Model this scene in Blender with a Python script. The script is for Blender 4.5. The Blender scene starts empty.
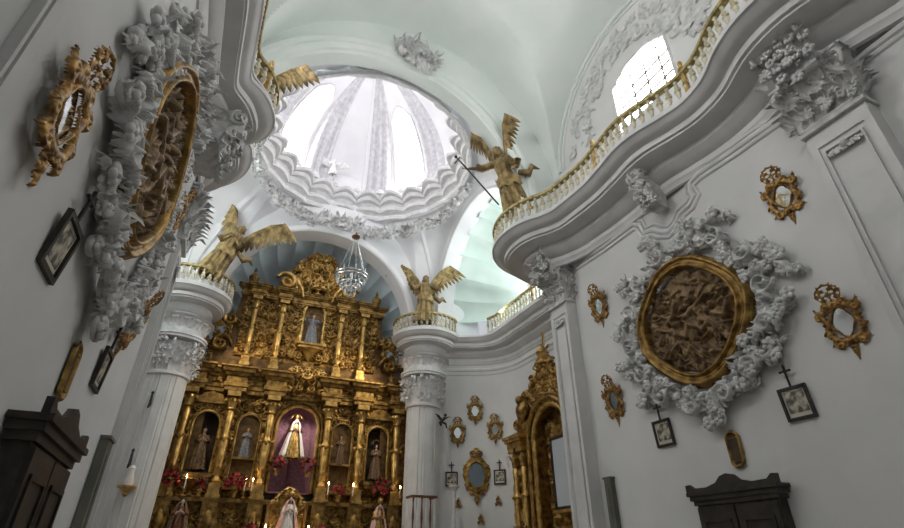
import bpy, math, random
import numpy as np
from mathutils import Vector, Matrix
PI = math.pi
COL = bpy.context.scene.collection
rnd = random.Random(7)
nrs = np.random.RandomState(11)

# ------------------------------------------------------------------ materials
def new_mat(name):
    m = bpy.data.materials.new(name); m.use_nodes = True
    nt = m.node_tree
    return m, nt, nt.nodes['Principled BSDF']

def mat(name, c1, c2=None, rough=.6, metal=0., scale=6., bump=0., bscale=60., detail=4., spec=.5, lo=.35, hi=.65, sharpness=None):
    m, nt, b = new_mat(name)
    b.inputs['Roughness'].default_value = rough
    b.inputs['Metallic'].default_value = metal
    b.inputs['Specular IOR Level'].default_value = spec
    tc = nt.nodes.new('ShaderNodeTexCoord')
    if c2 is None:
        b.inputs['Base Color'].default_value = (*c1, 1)
    else:
        n = nt.nodes.new('ShaderNodeTexNoise'); n.inputs['Scale'].default_value = scale; n.inputs['Detail'].default_value = detail
        r = nt.nodes.new('ShaderNodeValToRGB')
        r.color_ramp.elements[0].position = lo; r.color_ramp.elements[1].position = hi
        r.color_ramp.elements[0].color = (*c1, 1); r.color_ramp.elements[1].color = (*c2, 1)
        nt.links.new(tc.outputs['Object'], n.inputs['Vector']); nt.links.new(n.outputs['Fac'], r.inputs['Fac'])
        nt.links.new(r.outputs['Color'], b.inputs['Base Color'])
    if bump:
        n2 = nt.nodes.new('ShaderNodeTexNoise'); n2.inputs['Scale'].default_value = bscale; n2.inputs['Detail'].default_value = 3
        bp = nt.nodes.new('ShaderNodeBump'); bp.inputs['Strength'].default_value = bump; bp.inputs['Distance'].default_value = .02
        nt.links.new(tc.outputs['Object'], n2.inputs['Vector']); nt.links.new(n2.outputs['Fac'], bp.inputs['Height'])
        nt.links.new(bp.outputs['Normal'], b.inputs['Normal'])
    return m

def emis(name, col, strength):
    m, nt, b = new_mat(name)
    b.inputs['Base Color'].default_value = (*[min(1, c) for c in col], 1)
    b.inputs['Emission Color'].default_value = (*col, 1)
    b.inputs['Emission Strength'].default_value = strength
    return m

M = dict(
    wall=mat('white plaster', (.60, .605, .60), (.66, .66, .655), .85, scale=1.3, bump=.12, bscale=9),
    vault=mat('plaster with green light tint', (.70, .77, .74), (.77, .82, .80), .85, scale=.9, bump=.1, bscale=6),  # green tint of the cool window light is put into the plaster colour
    crossing=mat('crossing limewash', (.70, .71, .74), (.78, .78, .80), .85, scale=1.2, bump=.1, bscale=8),
    shell=mat('shell vault limewash', (.56, .68, .64), (.68, .77, .74), .8, scale=1.1),
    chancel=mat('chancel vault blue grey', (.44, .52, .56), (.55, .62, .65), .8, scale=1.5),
    mould=mat('plaster moulding', (.58, .585, .585), (.66, .66, .655), .7, scale=3, bump=.08, bscale=20),
    stucco=mat('grey stucco', (.44, .445, .44), (.66, .665, .66), .7, scale=7, bump=.25, bscale=45),
    stuccow=mat('white stucco', (.60, .60, .62), (.72, .72, .72), .7, scale=8, bump=.2, bscale=40),
    gold=mat('old gilding', (.12, .065, .018), (.42, .26, .075), .42, metal=.75, scale=9, bump=.35, bscale=38),
    goldb=mat('bright gilding', (.28, .165, .045), (.66, .44, .15), .38, metal=.8, scale=7, bump=.2, bscale=30),
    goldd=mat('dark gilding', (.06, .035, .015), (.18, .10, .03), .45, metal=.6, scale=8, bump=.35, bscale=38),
    frame=mat('brown gilt frame', (.10, .05, .018), (.42, .24, .07), .38, metal=.65, scale=22, bump=.3, bscale=60),
    rail=mat('cream and gilt rail', (.40, .33, .18), (.78, .76, .66), .5, metal=.05, scale=9),
    handrail=mat('worn gilt handrail', (.22, .17, .06), (.50, .40, .16), .5, metal=.3, scale=12),
    bronze=mat('bronze toned relief', (.10, .06, .03), (.28, .185, .09), .5, metal=.35, scale=9, bump=.3, bscale=40),
    angel=mat('gilt wood angel', (.11, .075, .03), (.40, .29, .12), .5, metal=.4, scale=7, bump=.25, bscale=30),
    wood=mat('dark wood', (.012, .010, .008), (.035, .026, .018), .55, scale=10, bump=.15),
    brown=mat('brown wood', (.10, .035, .018), (.2, .075, .03), .45, scale=10),
    black=mat('black iron', (.008, .008, .009), None, .5),
    mirror=mat('mirror glass', (.80, .84, .86), None, .06, metal=1.),
    darkmirror=mat('dark mirror glass', (.25, .30, .34), None, .12, metal=1.),
    paper=mat('aged print paper', (.10, .10, .085), (.55, .50, .40), .8, scale=14, detail=6, lo=.42, hi=.6),
    mount=mat('print mount', (.55, .52, .44), None, .8),
    panel=mat('olive grey panel', (.10, .105, .085), (.15, .15, .12), .6, scale=3),
    red=mat('red flowers', (.20, .006, .010), (.42, .02, .02), .6, scale=20),
    leaf=mat('green leaves', (.02, .05, .015), (.05, .10, .03), .6, scale=12),
    pink=mat('pink satin', (.62, .34, .30), (.80, .55, .50), .5, scale=8),
    whitec=mat('white cloth', (.75, .72, .72), (.85, .83, .80), .6, scale=12),
    skin=mat('painted skin', (.55, .36, .26), None, .5),
    purple=mat('rose damask', (.24, .11, .14), (.36, .20, .24), .7, scale=18),
    brownrobe=mat('brown robe', (.09, .05, .03), (.2, .12, .06), .6, scale=12),
    blue=mat('blue grey robe', (.12, .14, .17), (.26, .27, .30), .6, scale=12),
    silver=mat('silver metal', (.42, .44, .45), (.62, .62, .6), .3, metal=.9, scale=20),
    floor=mat('stone floor', (.34, .30, .26), (.42, .38, .33), .4, scale=2),
    candle=mat('candle wax', (.8, .75, .62), None, .5),
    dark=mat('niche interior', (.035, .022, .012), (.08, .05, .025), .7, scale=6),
)
M['rib'] = mat('grey lavender plaster ribs', (.46, .46, .49), (.60, .60, .62), .8, scale=8, bump=.3, bscale=14)
M['flame'] = emis('candle flame', (1., .62, .25), 45.)
M['daylight'] = emis('lit window glass', (1., .975, .965), 15.)
M['daylight2'] = emis('lit dome window glass', (1., .965, .97), 4.8)
gm, gnt, gb = new_mat('case glass'); gb.inputs['Base Color'].default_value = (.75, .82, .88, 1); gb.inputs['Roughness'].default_value = .12
gb.inputs['Transmission Weight'].default_value = .35; gb.inputs['Metallic'].default_value = .0
M['glass'] = gm
cm, cnt, cb = new_mat('crystal'); cb.inputs['Base Color'].default_value = (.85, .88, .9, 1); cb.inputs['Roughness'].default_value = .08
cb.inputs['Transmission Weight'].default_value = .6
M['crystal'] = cm

# ------------------------------------------------------------------ mesh builder
class MB:
    def __init__(s): s.v = []; s.f = []; s.mi = []; s.cur = 0
    def add(s, vs, fs):
        o = len(s.v); s.v.extend([tuple(p) for p in vs]); s.f.extend([tuple(i + o for i in f) for f in fs]); s.mi.extend([s.cur] * len(fs))
    def box(s, c, d, rot=None):
        x, y, z = d[0] / 2, d[1] / 2, d[2] / 2
        vs = [Vector(p) for p in ((-x, -y, -z), (x, -y, -z), (x, y, -z), (-x, y, -z), (-x, -y, z), (x, -y, z), (x, y, z), (-x, y, z))]
        if rot is not None: vs = [rot @ p for p in vs]
        s.add([p + Vector(c) for p in vs], [(0, 3, 2, 1), (4, 5, 6, 7), (0, 1, 5, 4), (1, 2, 6, 5), (2, 3, 7, 6), (3, 0, 4, 7)])
    def grid(s, P, cu=False, cv=False):
        P = np.asarray(P, float); n, m = P.shape[:2]
        fs = []
        for i in range(n if cu else n - 1):
            for j in range(m if cv else m - 1):
                i2, j2 = (i + 1) % n, (j + 1) % m
                fs.append((i * m + j, i2 * m + j, i2 * m + j2, i * m + j2))
        s.add(P.reshape(-1, 3).tolist(), fs)
    def tube(s, pts, r, n=8, cap=True):
        pts = [Vector(p) for p in pts]; k = len(pts)
        if not hasattr(r, '__len__'): r = [r] * k
        rings = []; up = Vector((.13, .27, 1)).normalized(); prev = None
        for i, p in enumerate(pts):
            t = (pts[min(i + 1, k - 1)] - pts[max(i - 1, 0)])
            t = t.normalized() if t.length > 1e-9 else Vector((0, 0, 1))
            a = (prev if prev else (up if abs(t.dot(up)) < .95 else Vector((1, .1, 0))))
            u = (a - t * a.dot(t)); u = u.normalized() if u.length > 1e-6 else t.orthogonal().normalized()
            prev = u; w = t.cross(u)
            rings.append([p + (u * math.cos(2 * PI * j / n) + w * math.sin(2 * PI * j / n)) * r[i] for j in range(n)])
        vs = [q for R in rings for q in R]; fs = []
        for i in range(k - 1):
            for j in range(n):
                fs.append((i * n + j, i * n + (j + 1) % n, (i + 1) * n + (j + 1) % n, (i + 1) * n + j))
        if cap: fs.append(tuple(range(n - 1, -1, -1))); fs.append(tuple((k - 1) * n + j for j in range(n)))
        s.add(vs, fs)
    def lathe(s, prof, c=(0, 0, 0), n=16, sx=1., sy=1., square=False):
        vs = []
        for (r, z) in prof:
            for j in range(n):
                a = 2 * PI * (j + (.5 if square else 0)) / n
                rr = r * (1.41421 if (square and n == 4) else 1)
                vs.append((c[0] + rr * math.cos(a) * sx, c[1] + rr * math.sin(a) * sy, c[2] + z))
        fs = []; k = len(prof)
        for i in range(k - 1):
            for j in range(n): fs.append((i * n + j, i * n + (j + 1) % n, (i + 1) * n + (j + 1) % n, (i + 1) * n + j))
        fs.append(tuple(range(n - 1, -1, -1))); fs.append(tuple((k - 1) * n + j for j in range(n)))
        s.add(vs, fs)
    def ell(s, c, r, n=12, m=8, noise=0., rot=None):
        if not hasattr(r, '__len__'): r = (r, r, r)
        vs = []; fs = []
        for i in range(m + 1):
            ph = PI * i / m
            for j in range(n):
                a = 2 * PI * j / n; k = 1 + (rnd.uniform(-noise, noise) if noise else 0)
                p = Vector((r[0] * math.sin(ph) * math.cos(a) * k, r[1] * math.sin(ph) * math.sin(a) * k, r[2] * math.cos(ph) * k))
                if rot is not None: p = rot @ p
                vs.append(p + Vector(c))
        for i in range(m):
            for j in range(n): fs.append((i * n + j, (i + 1) * n + j, (i + 1) * n + (j + 1) % n, i * n + (j + 1) % n))
        s.add(vs, fs)
    def prism(s, outl, y0, y1):                       # outline in XZ, extruded along Y
        n = len(outl)
        s.add([(x, y0, z) for x, z in outl] + [(x, y1, z) for x, z in outl],
              [tuple(range(n)), tuple(range(2 * n - 1, n - 1, -1))] + [(i, i + n, (i + 1) % n + n, (i + 1) % n) for i in range(n)])
    def plan(s, outl, z0, z1):                        # outline in XY, extruded along Z
        n = len(outl)
        s.add([(x, y, z0) for x, y in outl] + [(x, y, z1) for x, y in outl],
              [tuple(range(n - 1, -1, -1)), tuple(range(n, 2 * n))] + [(i, (i + 1) % n, (i + 1) % n + n, i + n) for i in range(n)])
    def leaf(s, base, out, up, L, W, curl=.5, n=7):   # acanthus leaf: rises along up, curls towards out
        base, out, up = Vector(base), Vector(out).normalized(), Vector(up).normalized(); side = up.cross(out)
        rows = []
        for i in range(n + 1):
            t = i / n
            h = L * (t if t < .72 else .72 + .28 * math.sin((t - .72) / .28 * 2.2) * .55)
            o = curl * L * (t ** 2.5)
            if t > .8: h -= (t - .8) * L * .5
            w = W * (.55 + .6 * math.sin(PI * min(1, t * 1.1))) * (1 - .55 * t ** 3) * (1 + .16 * math.cos(i * PI))
            c = base + up * h + out * (o + .05 * L)
            rows.append([c + side * (w * q) + out * (abs(q) * -.25 * w + (.12 * W if q == 0 else 0)) for q in (-.5, -.28, 0, .28, .5)])
        s.grid(rows)
    def build(s, name, material, parent=None, loc=(0, 0, 0), rot=None, sharp=42, solid=0., ):
        me = bpy.data.meshes.new(name); me.from_pydata([tuple(p) for p in s.v], [], s.f); me.update()
        mats = material if isinstance(material, (list, tuple)) else [material]
        for m in mats: me.materials.append(m if not isinstance(m, str) else M[m])
        if len(mats) > 1: me.polygons.foreach_set('material_index', s.mi)
        return link(name, me, parent, loc, rot, sharp, solid)

def link(name, me, parent=None, loc=(0, 0, 0), rot=None, sharp=42, solid=0.):
    me.polygons.foreach_set('use_smooth', [True] * len(me.polygons))
    if sharp: me.set_sharp_from_angle(angle=math.radians(sharp))
    o = bpy.data.objects.new(name, me); COL.objects.link(o)
    if parent is not None: o.parent = parent
    o.location = loc
    if rot is not None: o.rotation_euler = rot
    if solid:
        md = o.modifiers.new('thickness', 'SOLIDIFY'); md.thickness = solid; md.offset = -1 if solid > 0 else 1
    return o

def thing(name, label, cat, loc=(0, 0, 0), rz=0., group=None, rot=None):
    o = bpy.data.objects.new(name, None); COL.objects.link(o); o.empty_display_size = .1
    o.location = loc; o.rotation_euler = rot if rot is not None else (0, 0, rz)
    o['label'] = label; o['category'] = cat
    if group: o['group'] = group
    return o
def tag(o, label, cat, group=None, kind=None):
    o['label'] = label; o['category'] = cat
    if group: o['group'] = group
    if kind: o['kind'] = kind
    return o
def struct(o, label, cat='wall'):
    o['kind'] = 'structure'; o['label'] = label; o['category'] = cat
    return o
def dup(root, loc, rz=None, label=None, group=None, rot=None, scale=None):
    r = root.copy(); COL.objects.link(r); r.location = loc
    if rz is not None: r.rotation_euler = (0, 0, rz)
    if rot is not None: r.rotation_euler = rot
    if scale is not None: r.scale = scale
    if label: r['label'] = label
    if group: r['group'] = group
    for ch in list(root.children):
        c = ch.copy(); COL.objects.link(c); c.parent = r
        for g in ch.children:
            d = g.copy(); COL.objects.link(d); d.parent = c
    return r

# ------------------------------------------------------------------ carved relief as a height field (local XZ plane, facing -Y)
class Relief:
    def __init__(s, w, h, res=.015, z0=None):
        s.w, s.h, s.res = w, h, res
        s.x = np.arange(-w / 2, w / 2 + res * .5, res); z0 = -h / 2 if z0 is None else z0
        s.z0 = z0; s.z = np.arange(z0, z0 + h + res * .5, res)
        s.X, s.Z = np.meshgrid(s.x, s.z, indexing='ij'); s.H = np.zeros_like(s.X); s.hole = np.zeros(s.X.shape, bool); s.soft = 3 if res < .01 else 2
    def win(s, x, z, r):
        i0 = max(0, int((x - r + s.w / 2) / s.res)); i1 = min(len(s.x), int((x + r + s.w / 2) / s.res) + 2)
        j0 = max(0, int((z - r - s.z0) / s.res)); j1 = min(len(s.z), int((z + r - s.z0) / s.res) + 2)
        if i1 <= i0 or j1 <= j0: return None
        return (slice(i0, i1), slice(j0, j1))
    def put(s, k, h): s.H[k] = np.maximum(s.H[k], h)
    def blob(s, x, z, r, h, e=1.):
        k = s.win(x, z, r * max(1, e))
        if k is None: return
        d2 = ((s.X[k] - x) ** 2 + ((s.Z[k] - z) / e) ** 2) / r ** 2
        s.put(k, h * np.sqrt(np.clip(1 - d2, 0, 1)))
    def rose(s, x, z, r, h, n=6, ph=0., tw=0.):
        k = s.win(x, z, r)
        if k is None: return
        dx, dz = s.X[k] - x, s.Z[k] - z; d = np.sqrt(dx * dx + dz * dz) / r; a = np.arctan2(dz, dx)
        pet = .62 + .38 * np.abs(np.cos(n * .5 * (a + ph + tw * d)))
        rr = np.clip(1 - (d / pet) ** 2, 0, 1)
        s.put(k, h * (np.sqrt(rr) * (.65 + .35 * np.cos(d * 9 + n * a * .0)) * (.75 + .25 * np.cos(n * (a + ph + tw * d)))))
    def curve(s, pts, w, h, base=0.):
        if not hasattr(w, '__len__'): w = [w] * len(pts)
        for i in range(len(pts) - 1):
            (x0, z0), (x1, z1) = pts[i], pts[i + 1]; ww = max(w[i], w[i + 1])
            k = s.win((x0 + x1) / 2, (z0 + z1) / 2, math.hypot(x1 - x0, z1 - z0) / 2 + ww)
            if k is None: continue
            dx, dz = x1 - x0, z1 - z0; L2 = dx * dx + dz * dz + 1e-9
            t = np.clip(((s.X[k] - x0) * dx + (s.Z[k] - z0) * dz) / L2, 0, 1)
            d2 = (s.X[k] - x0 - t * dx) ** 2 + (s.Z[k] - z0 - t * dz) ** 2
            wl = w[i] + (w[i + 1] - w[i]) * t; q = np.clip(1 - d2 / wl ** 2, 0, 1)
            s.put(k, np.where(q > 0, base * (q > 0) + h * np.sqrt(q), 0))
    def spiral(s, x, z, r, a0, turns, w, h, dr=1, tail=0.):
        n = int(10 * turns) + 4; P = []; W = []
        for i in range(n + 1):
            t = i / n; a = a0 + dr * 2 * PI * turns * t; rr = r * (1 - t * .85) * (1 + (tail if i == 0 else 0))
            P.append((x + rr * math.cos(a), z + rr * math.sin(a))); W.append(w * (.75 + .6 * math.sin(PI * t ** .8)) * (1 - .35 * t))
        s.curve(P, W, h); s.blob(P[-1][0], P[-1][1], w * 1.15, h * 1.25)
    def leafl(s, x, z, L, ang, w, h):
        k = s.win(x + L / 2 * math.cos(ang), z + L / 2 * math.sin(ang), L * .75)
        if k is None: return
        dx, dz = s.X[k] - x, s.Z[k] - z; u = (dx * math.cos(ang) + dz * math.sin(ang)) / L; v = -dx * math.sin(ang) + dz * math.cos(ang)
        v = v - w * .5 * np.sin(u * 3)
        ww = w * np.sqrt(np.clip(np.sin(PI * np.clip(u, 0, 1) ** .8), 0, 1)) * (.8 + .2 * np.cos(u * 28))
        q = np.clip(1 - (v / np.maximum(ww, 1e-6)) ** 2, 0, 1) * (u > 0) * (u < 1)
        s.put(k, h * np.sqrt(q) * (.7 + .3 * np.cos(v / w * 9)))
    def ring(s, cx, cz, a, b, w, h, lob=0, amp=0., both=True):
        dx, dz = (s.X - cx) / a, (s.Z - cz) / b; d = np.sqrt(dx * dx + dz * dz); an = np.arctan2(dz, dx)
        R = 1 + (amp * np.cos(lob * an) if lob else 0)
        q = np.clip(1 - ((d - R) * min(a, b) / w) ** 2, 0, 1)
        s.H = np.maximum(s.H, h * np.sqrt(q))
    def inside(s, cx, cz, a, b, lob=0, amp=0., ex=2.):
        dx, dz = np.abs((s.X - cx) / a), np.abs((s.Z - cz) / b); an = np.arctan2(s.Z - cz, s.X - cx)
        R = 1 + (amp * np.cos(lob * an) if lob else 0)
        return (dx ** ex + dz ** ex) ** (1 / ex) < R
    def froth(s, pts, r, h, seed=0, dens=1.):         # rococo leaf and shell work massed around points
        R = random.Random(seed)
        for (x, z) in pts:
            for q in range(max(1, int(3 * dens))):
                rr = r * R.uniform(.55, 1.15); ax, az = x + R.uniform(-r, r) * .7, z + R.uniform(-r, r) * .7; t = R.random()
                if t < .38: s.rose(ax, az, rr, h * R.uniform(.7, 1.2), R.choice((5, 6, 7)), R.random() * 6, R.uniform(-3, 3))
                elif t < .72: s.leafl(ax, az, rr * 1.7, R.random() * 2 * PI, rr * .42, h * R.uniform(.6, 1.1))
                else: s.spiral(ax, az, rr * .8, R.random() * 6, 1.1, rr * .24, h * R.uniform(.7, 1.05), R.choice((-1, 1)))
    def sym(s): s.H = np.maximum(s.H, s.H[::-1, :]); s.hole = s.hole | s.hole[::-1, :]
    def build(s, name, material, parent=None, loc=(0, 0, 0), rot=None, thr=.003, mask=None, flip=False, curve=None):
        H = s.H.copy(); ok = (H > thr) & (~s.hole)
        if mask is not None: ok &= mask
        n, m = H.shape
        pad = np.zeros((n + 2, m + 2), bool); pad[1:-1, 1:-1] = ok
        inner = pad[:-2, 1:-1] & pad[2:, 1:-1] & pad[1:-1, :-2] & pad[1:-1, 2:] & ok
        H = np.where(inner, H, 0)
        fok = ok[:-1, :-1] & ok[1:, :-1] & ok[1:, 1:] & ok[:-1, 1:]
        idx = np.arange(n * m).reshape(n, m); I, J = np.nonzero(fok)
        F = np.stack([idx[I, J], idx[I + 1, J], idx[I + 1, J + 1], idx[I, J + 1]], 1)
        X = -s.X if flip else s.X
        V = np.stack([X, -H, s.Z], 2).reshape(-1, 3)
        if curve is not None: V = curve(V)
        if flip: F = F[:, ::-1]
        used = np.unique(F); rm = -np.ones(n * m, int); rm[used] = np.arange(len(used)); V = V[used]; F = rm[F]
        me = bpy.data.meshes.new(name); me.from_pydata(V.tolist(), [], F.tolist()); me.update()
        me.materials.append(M[material] if isinstance(material, str) else material)
        o = link(name, me, parent, loc, rot, sharp=0)
        sm = o.modifiers.new('soften', 'SMOOTH'); sm.factor = .5; sm.iterations = s.soft
        return o

# ------------------------------------------------------------------ plan paths and swept mouldings
def smooth_path(pts, step=.07):
    P = [np.array(p, float) for p in pts]; out = []
    for i in range(len(P) - 1):
        a, b, c, d = P[max(i - 1, 0)], P[i], P[i + 1], P[min(i + 2, len(P) - 1)]
        n = max(1, int(np.linalg.norm((c - b)[:2]) / step))
        if np.linalg.norm((c - b)[:2]) > 2.2: n = 6
        L = np.linalg.norm((c - b)[:2]); m1 = (c - a) / (np.linalg.norm((c - a)[:2]) + 1e-9) * L; m2 = (d - b) / (np.linalg.norm((d - b)[:2]) + 1e-9) * L
        for j in range(n):
            t = j / n
            out.append((2 * t ** 3 - 3 * t ** 2 + 1) * b + (t ** 3 - 2 * t ** 2 + t) * m1 + (-2 * t ** 3 + 3 * t ** 2) * c + (t ** 3 - t ** 2) * m2)
    out.append(P[-1]); return np.array(out)
def normals(P, side):
    T = np.gradient(P[:, :2], axis=0)
    for _ in range(2): T[1:-1] = (T[:-2] + 2 * T[1:-1] + T[2:]) / 4
    T /= np.linalg.norm(T, axis=1)[:, None] + 1e-9
    N = np.stack([-T[:, 1], T[:, 0]], 1) * side
    return N
def sweep(P, N, prof, mb=None):
    mb = mb or MB(); rows = []
    for p, nn in zip(P, N):
        k = p[2] if len(p) > 2 else 1.
        rows.append([(p[0] + nn[0] * d * k, p[1] + nn[1] * d * k, z) for d, z in prof])
    mb.grid(rows); return mb
def resample(Q, step):
    d = np.r_[0, np.cumsum(np.linalg.norm(np.diff(Q[:, :2], axis=0), axis=1))]; n = max(1, int(round(d[-1] / step)))
    t = np.linspace(0, d[-1], n + 1)
    return np.stack([np.interp(t, d, Q[:, 0]), np.interp(t, d, Q[:, 1])], 1)
# ------------------------------------------------------------------ plan of the church (x across, y towards the altar, metres)
XL, XR, XC = -1.03, 5.5, 2.235
ZR = 7.0                                              # top of the cornice
R_PATH = [(5.5, -6, .8), (5.5, .9, .8), (5.42, 1.3, .86), (5.34, 1.7, .9), (5.36, 2.0, .88), (5.48, 2.4, .8), (5.55, 2.75, .76), (5.57, 3.2, .75), (5.52, 3.65, .8), (5.45, 4.1, .86), (5.48, 4.6, .84), (5.5, 5.1, .82), (5.47, 5.7, .83), (5.42, 6.15, .84),
          (5.3, 6.5, .87), (5.12, 6.9, .92), (5.18, 7.25, .92), (5.55, 7.5, .85), (6.1, 7.7, .7), (6.9, 7.9, .65), (7.05, 8.5, .7), (7.05, 10.8, .7), (6.98, 11.5, .68), (6.62, 12.05, .6), (5.95, 12.42, .55),
          (5.42, 12.6, .55), (5.18, 12.42, .6), (4.9, 12.33, .62), (4.64, 12.45, .62), (4.54, 12.7, .6), (4.56, 12.95, .5), (4.95, 13.1, .3), (4.98, 14.6, .3)]
L_PATH = [(-1.03, -6, .52), (-1.03, .9, .52), (-1.0, 1.5, .56), (-1.03, 2.1, .52), (-1.04, 3.1, .5), (-1.03, 4.0, .52), (-1.04, 4.9, .5), (-1.03, 5.2, .52), (-.97, 5.5, .7),
          (-.95, 5.8, .8), (-1.0, 6.1, .72), (-1.04, 6.32, .58), (-1.0, 6.6, .62), (-1.02, 6.9, .62), (-1.2, 7.2, .6), (-1.6, 7.5, .6), (-2.2, 7.7, .6), (-3.2, 7.9, .65), (-3.3, 8.5, .7), (-3.3, 10.8, .7), (-3.2, 11.5, .68), (-2.9, 12.0, .6), (-2.3, 12.35, .55),
          (-1.8, 12.45, .55), (-1.52, 12.28, .6), (-1.24, 12.18, .62), (-.98, 12.3, .62), (-.88, 12.55, .6), (-.9, 12.85, .5), (-1.35, 13.0, .3), (-1.4, 14.6, .3)]
PR, PL = smooth_path(R_PATH), smooth_path(L_PATH)
NR_, NL_ = normals(PR, 1), normals(PL, -1)

def cut(P, N, a, b):
    k = [i for i in range(len(P)) if a(P[i]) and b(P[i])]
    return P[k[0]:k[-1] + 1], N[k[0]:k[-1] + 1]

# floor and walls
mb = MB(); mb.box((2, 4.5, -.05), (14, 23, .1)); struct(mb.build('floor', 'floor'), 'stone church floor', 'floor')
def plane_wall(name, x0, x1, y0, y1, z0, z1, label, m='wall'):
    mb = MB(); mb.box(((x0 + x1) / 2, (y0 + y1) / 2, (z0 + z1) / 2), (abs(x1 - x0), abs(y1 - y0), z1 - z0)); return struct(mb.build(name, m), label)
plane_wall('wall_back', -1.6, 6.1, -6.3, -6.0, 0, 12.5, 'plain white wall behind the viewer')
def wall_poly(name, pts, y0, y1, x, thick, label, hole=None, m='wall'):
    """wall in the YZ plane at x; hole = list of (y,z) outline"""
    mb = MB()
    if hole is None: mb.box((x + thick / 2, (y0 + y1) / 2, pts[1] / 2), (abs(thick), y1 - y0, pts[1]))
    return struct(mb.build(name, m), label)
mb = MB(); mb.box((XR + .2, .65, 6.2), (.4, 13.3, 1.0 * 12.4))
# the nave walls: solid to the cornice, above it with window openings
def nave_wall(name, x, out, label, ypier):
    mb = MB(); x2 = x + out * .45
    mb.box(((x + x2) / 2, (ypier - 6) / 2, 4.1), (.45, ypier + 6, 8.2))
    # above: grid with window openings
    ys = list(np.linspace(-6, 7.2, 89)); zs = list(np.linspace(8.2, 12.4, 43))
    def opening(y, z):
        for wc in WIN_Y:
            top = 9.55 - 1.2 * ((y - wc) / 1.4) ** 2
            if abs(y - wc) < .66 and 8.2 < z < top: return True
        return False
    for i in range(len(ys) - 1):
        for j in range(len(zs) - 1):
            yc, zc = (ys[i] + ys[i + 1]) / 2, (zs[j] + zs[j + 1]) / 2
            if not opening(yc, zc):
                o = len(mb.v)
                mb.add([(x, ys[i], zs[j]), (x, ys[i + 1], zs[j]), (x, ys[i + 1], zs[j + 1]), (x, ys[i], zs[j + 1])], [(0, 1, 2, 3)])
    mb.add([(x2, -6, 8.2), (x2, 7.2, 8.2), (x2, 7.2, 12.4), (x2, -6, 12.4), (x, -6, 12.4), (x, 7.2, 12.4), (x, 7.2, 8.2)], [(2, 3, 4, 5)])
    return struct(mb.build(name, 'wall', sharp=20), label)
WIN_Y = (4.15, -.7)
nave_wall('wall_right', XR, 1, 'white plaster right wall of the nave', 7.2)
nave_wall('wall_left', XL, -1, 'white plaster left wall of the nave', 7.1)

def window(name, x, s, wc, label):
    """segmental lunette window: frame, grid of bars, bright pane. s=+1 on the right wall"""
    pts = [(wc + .68 * (t), 8.14 if False else 8.2) for t in (-1, 1)]
    outl = [(wc - .66, 8.18)] + [(wc + .66, 8.18)] + [(wc + .66 * math.cos(a) if False else wc + .66 * q, 9.55 - 1.2 * (.66 * q / 1.4) ** 2) for q in np.linspace(1, -1, 15) for a in (0,)]
    p = MB(); p.prism([(y, z) for y, z in outl], 0, .02)
    pane = p.build(name, 'daylight'); 
    me = pane.data
    for v in me.vertices: y, d, z = v.co; v.co = (x + s * (.24 + d), y, z)
    struct(pane, label, 'window')
    f = MB()
    o3 = [(x + s * .10, y, z) for y, z in outl] + [(x + s * .10, *outl[0])]
    f.tube(o3, .045, 6); f.tube([(x + s * .02, q[1], q[2]) for q in o3], .03, 6)
    rows = [[(x + s * d, y, z) for d in (0, .24)] for (_, y, z) in o3]; f.grid(rows)
    f.build('window_frame', 'mould', pane)
    b = MB()
    for k in range(1, 5): z = 8.18 + k * .25; hw = .66 * min(1, math.sqrt(max(0, (9.5 - z)) * 1.4 ** 2 / 1.2) / .66); b.tube([(x + s * .2, wc - hw, z), (x + s * .2, wc + hw, z)], .022, 5)
    for k in (-.33, 0, .33): b.tube([(x + s * .2, wc + k, 8.18), (x + s * .2, wc + k, 9.5)], .02, 5)
    b.build('window_bars', 'wood', pane)
    return pane
wn = 1
for x, s, side in ((XR, 1, 'right'), (XL, -1, 'left')):
    for wc in WIN_Y:
        window('window_%d' % wn, x, s, wc, 'bright segmental lunette window above the balustrade of the %s nave wall' % side if wc > 0 else 'lunette window behind the viewer on the %s' % side); wn += 1

# lower walls of crossing and chancel follow the plan path
for nm, P, N, lab in (('wall_transept_right', PR, NR_, 'white curved wall of the right transept'), ('wall_transept_left', PL, NL_, 'white curved wall of the left transept')):
    P2, N2 = cut(P, N, lambda p: p[1] > 6.6, lambda p: True)
    Q = P2.copy()
    keep = [i for i in range(len(Q)) if not (Q[i][1] < 7.45 and abs(Q[i][0] - XC) < 3.35)]
    Q = Q[keep]
    # piers are set back behind their pilasters
    mb = MB(); mb.grid([[(q[0], q[1], z) for z in (0, 7.0)] for q in Q]); 
    struct(mb.build(nm, 'wall'), lab)
plane_wall('wall_chancel', -1.6, 5.2, 14.6, 14.8, 0, 10.5, 'end wall of the chancel behind the altarpiece', 'chancel')

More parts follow.
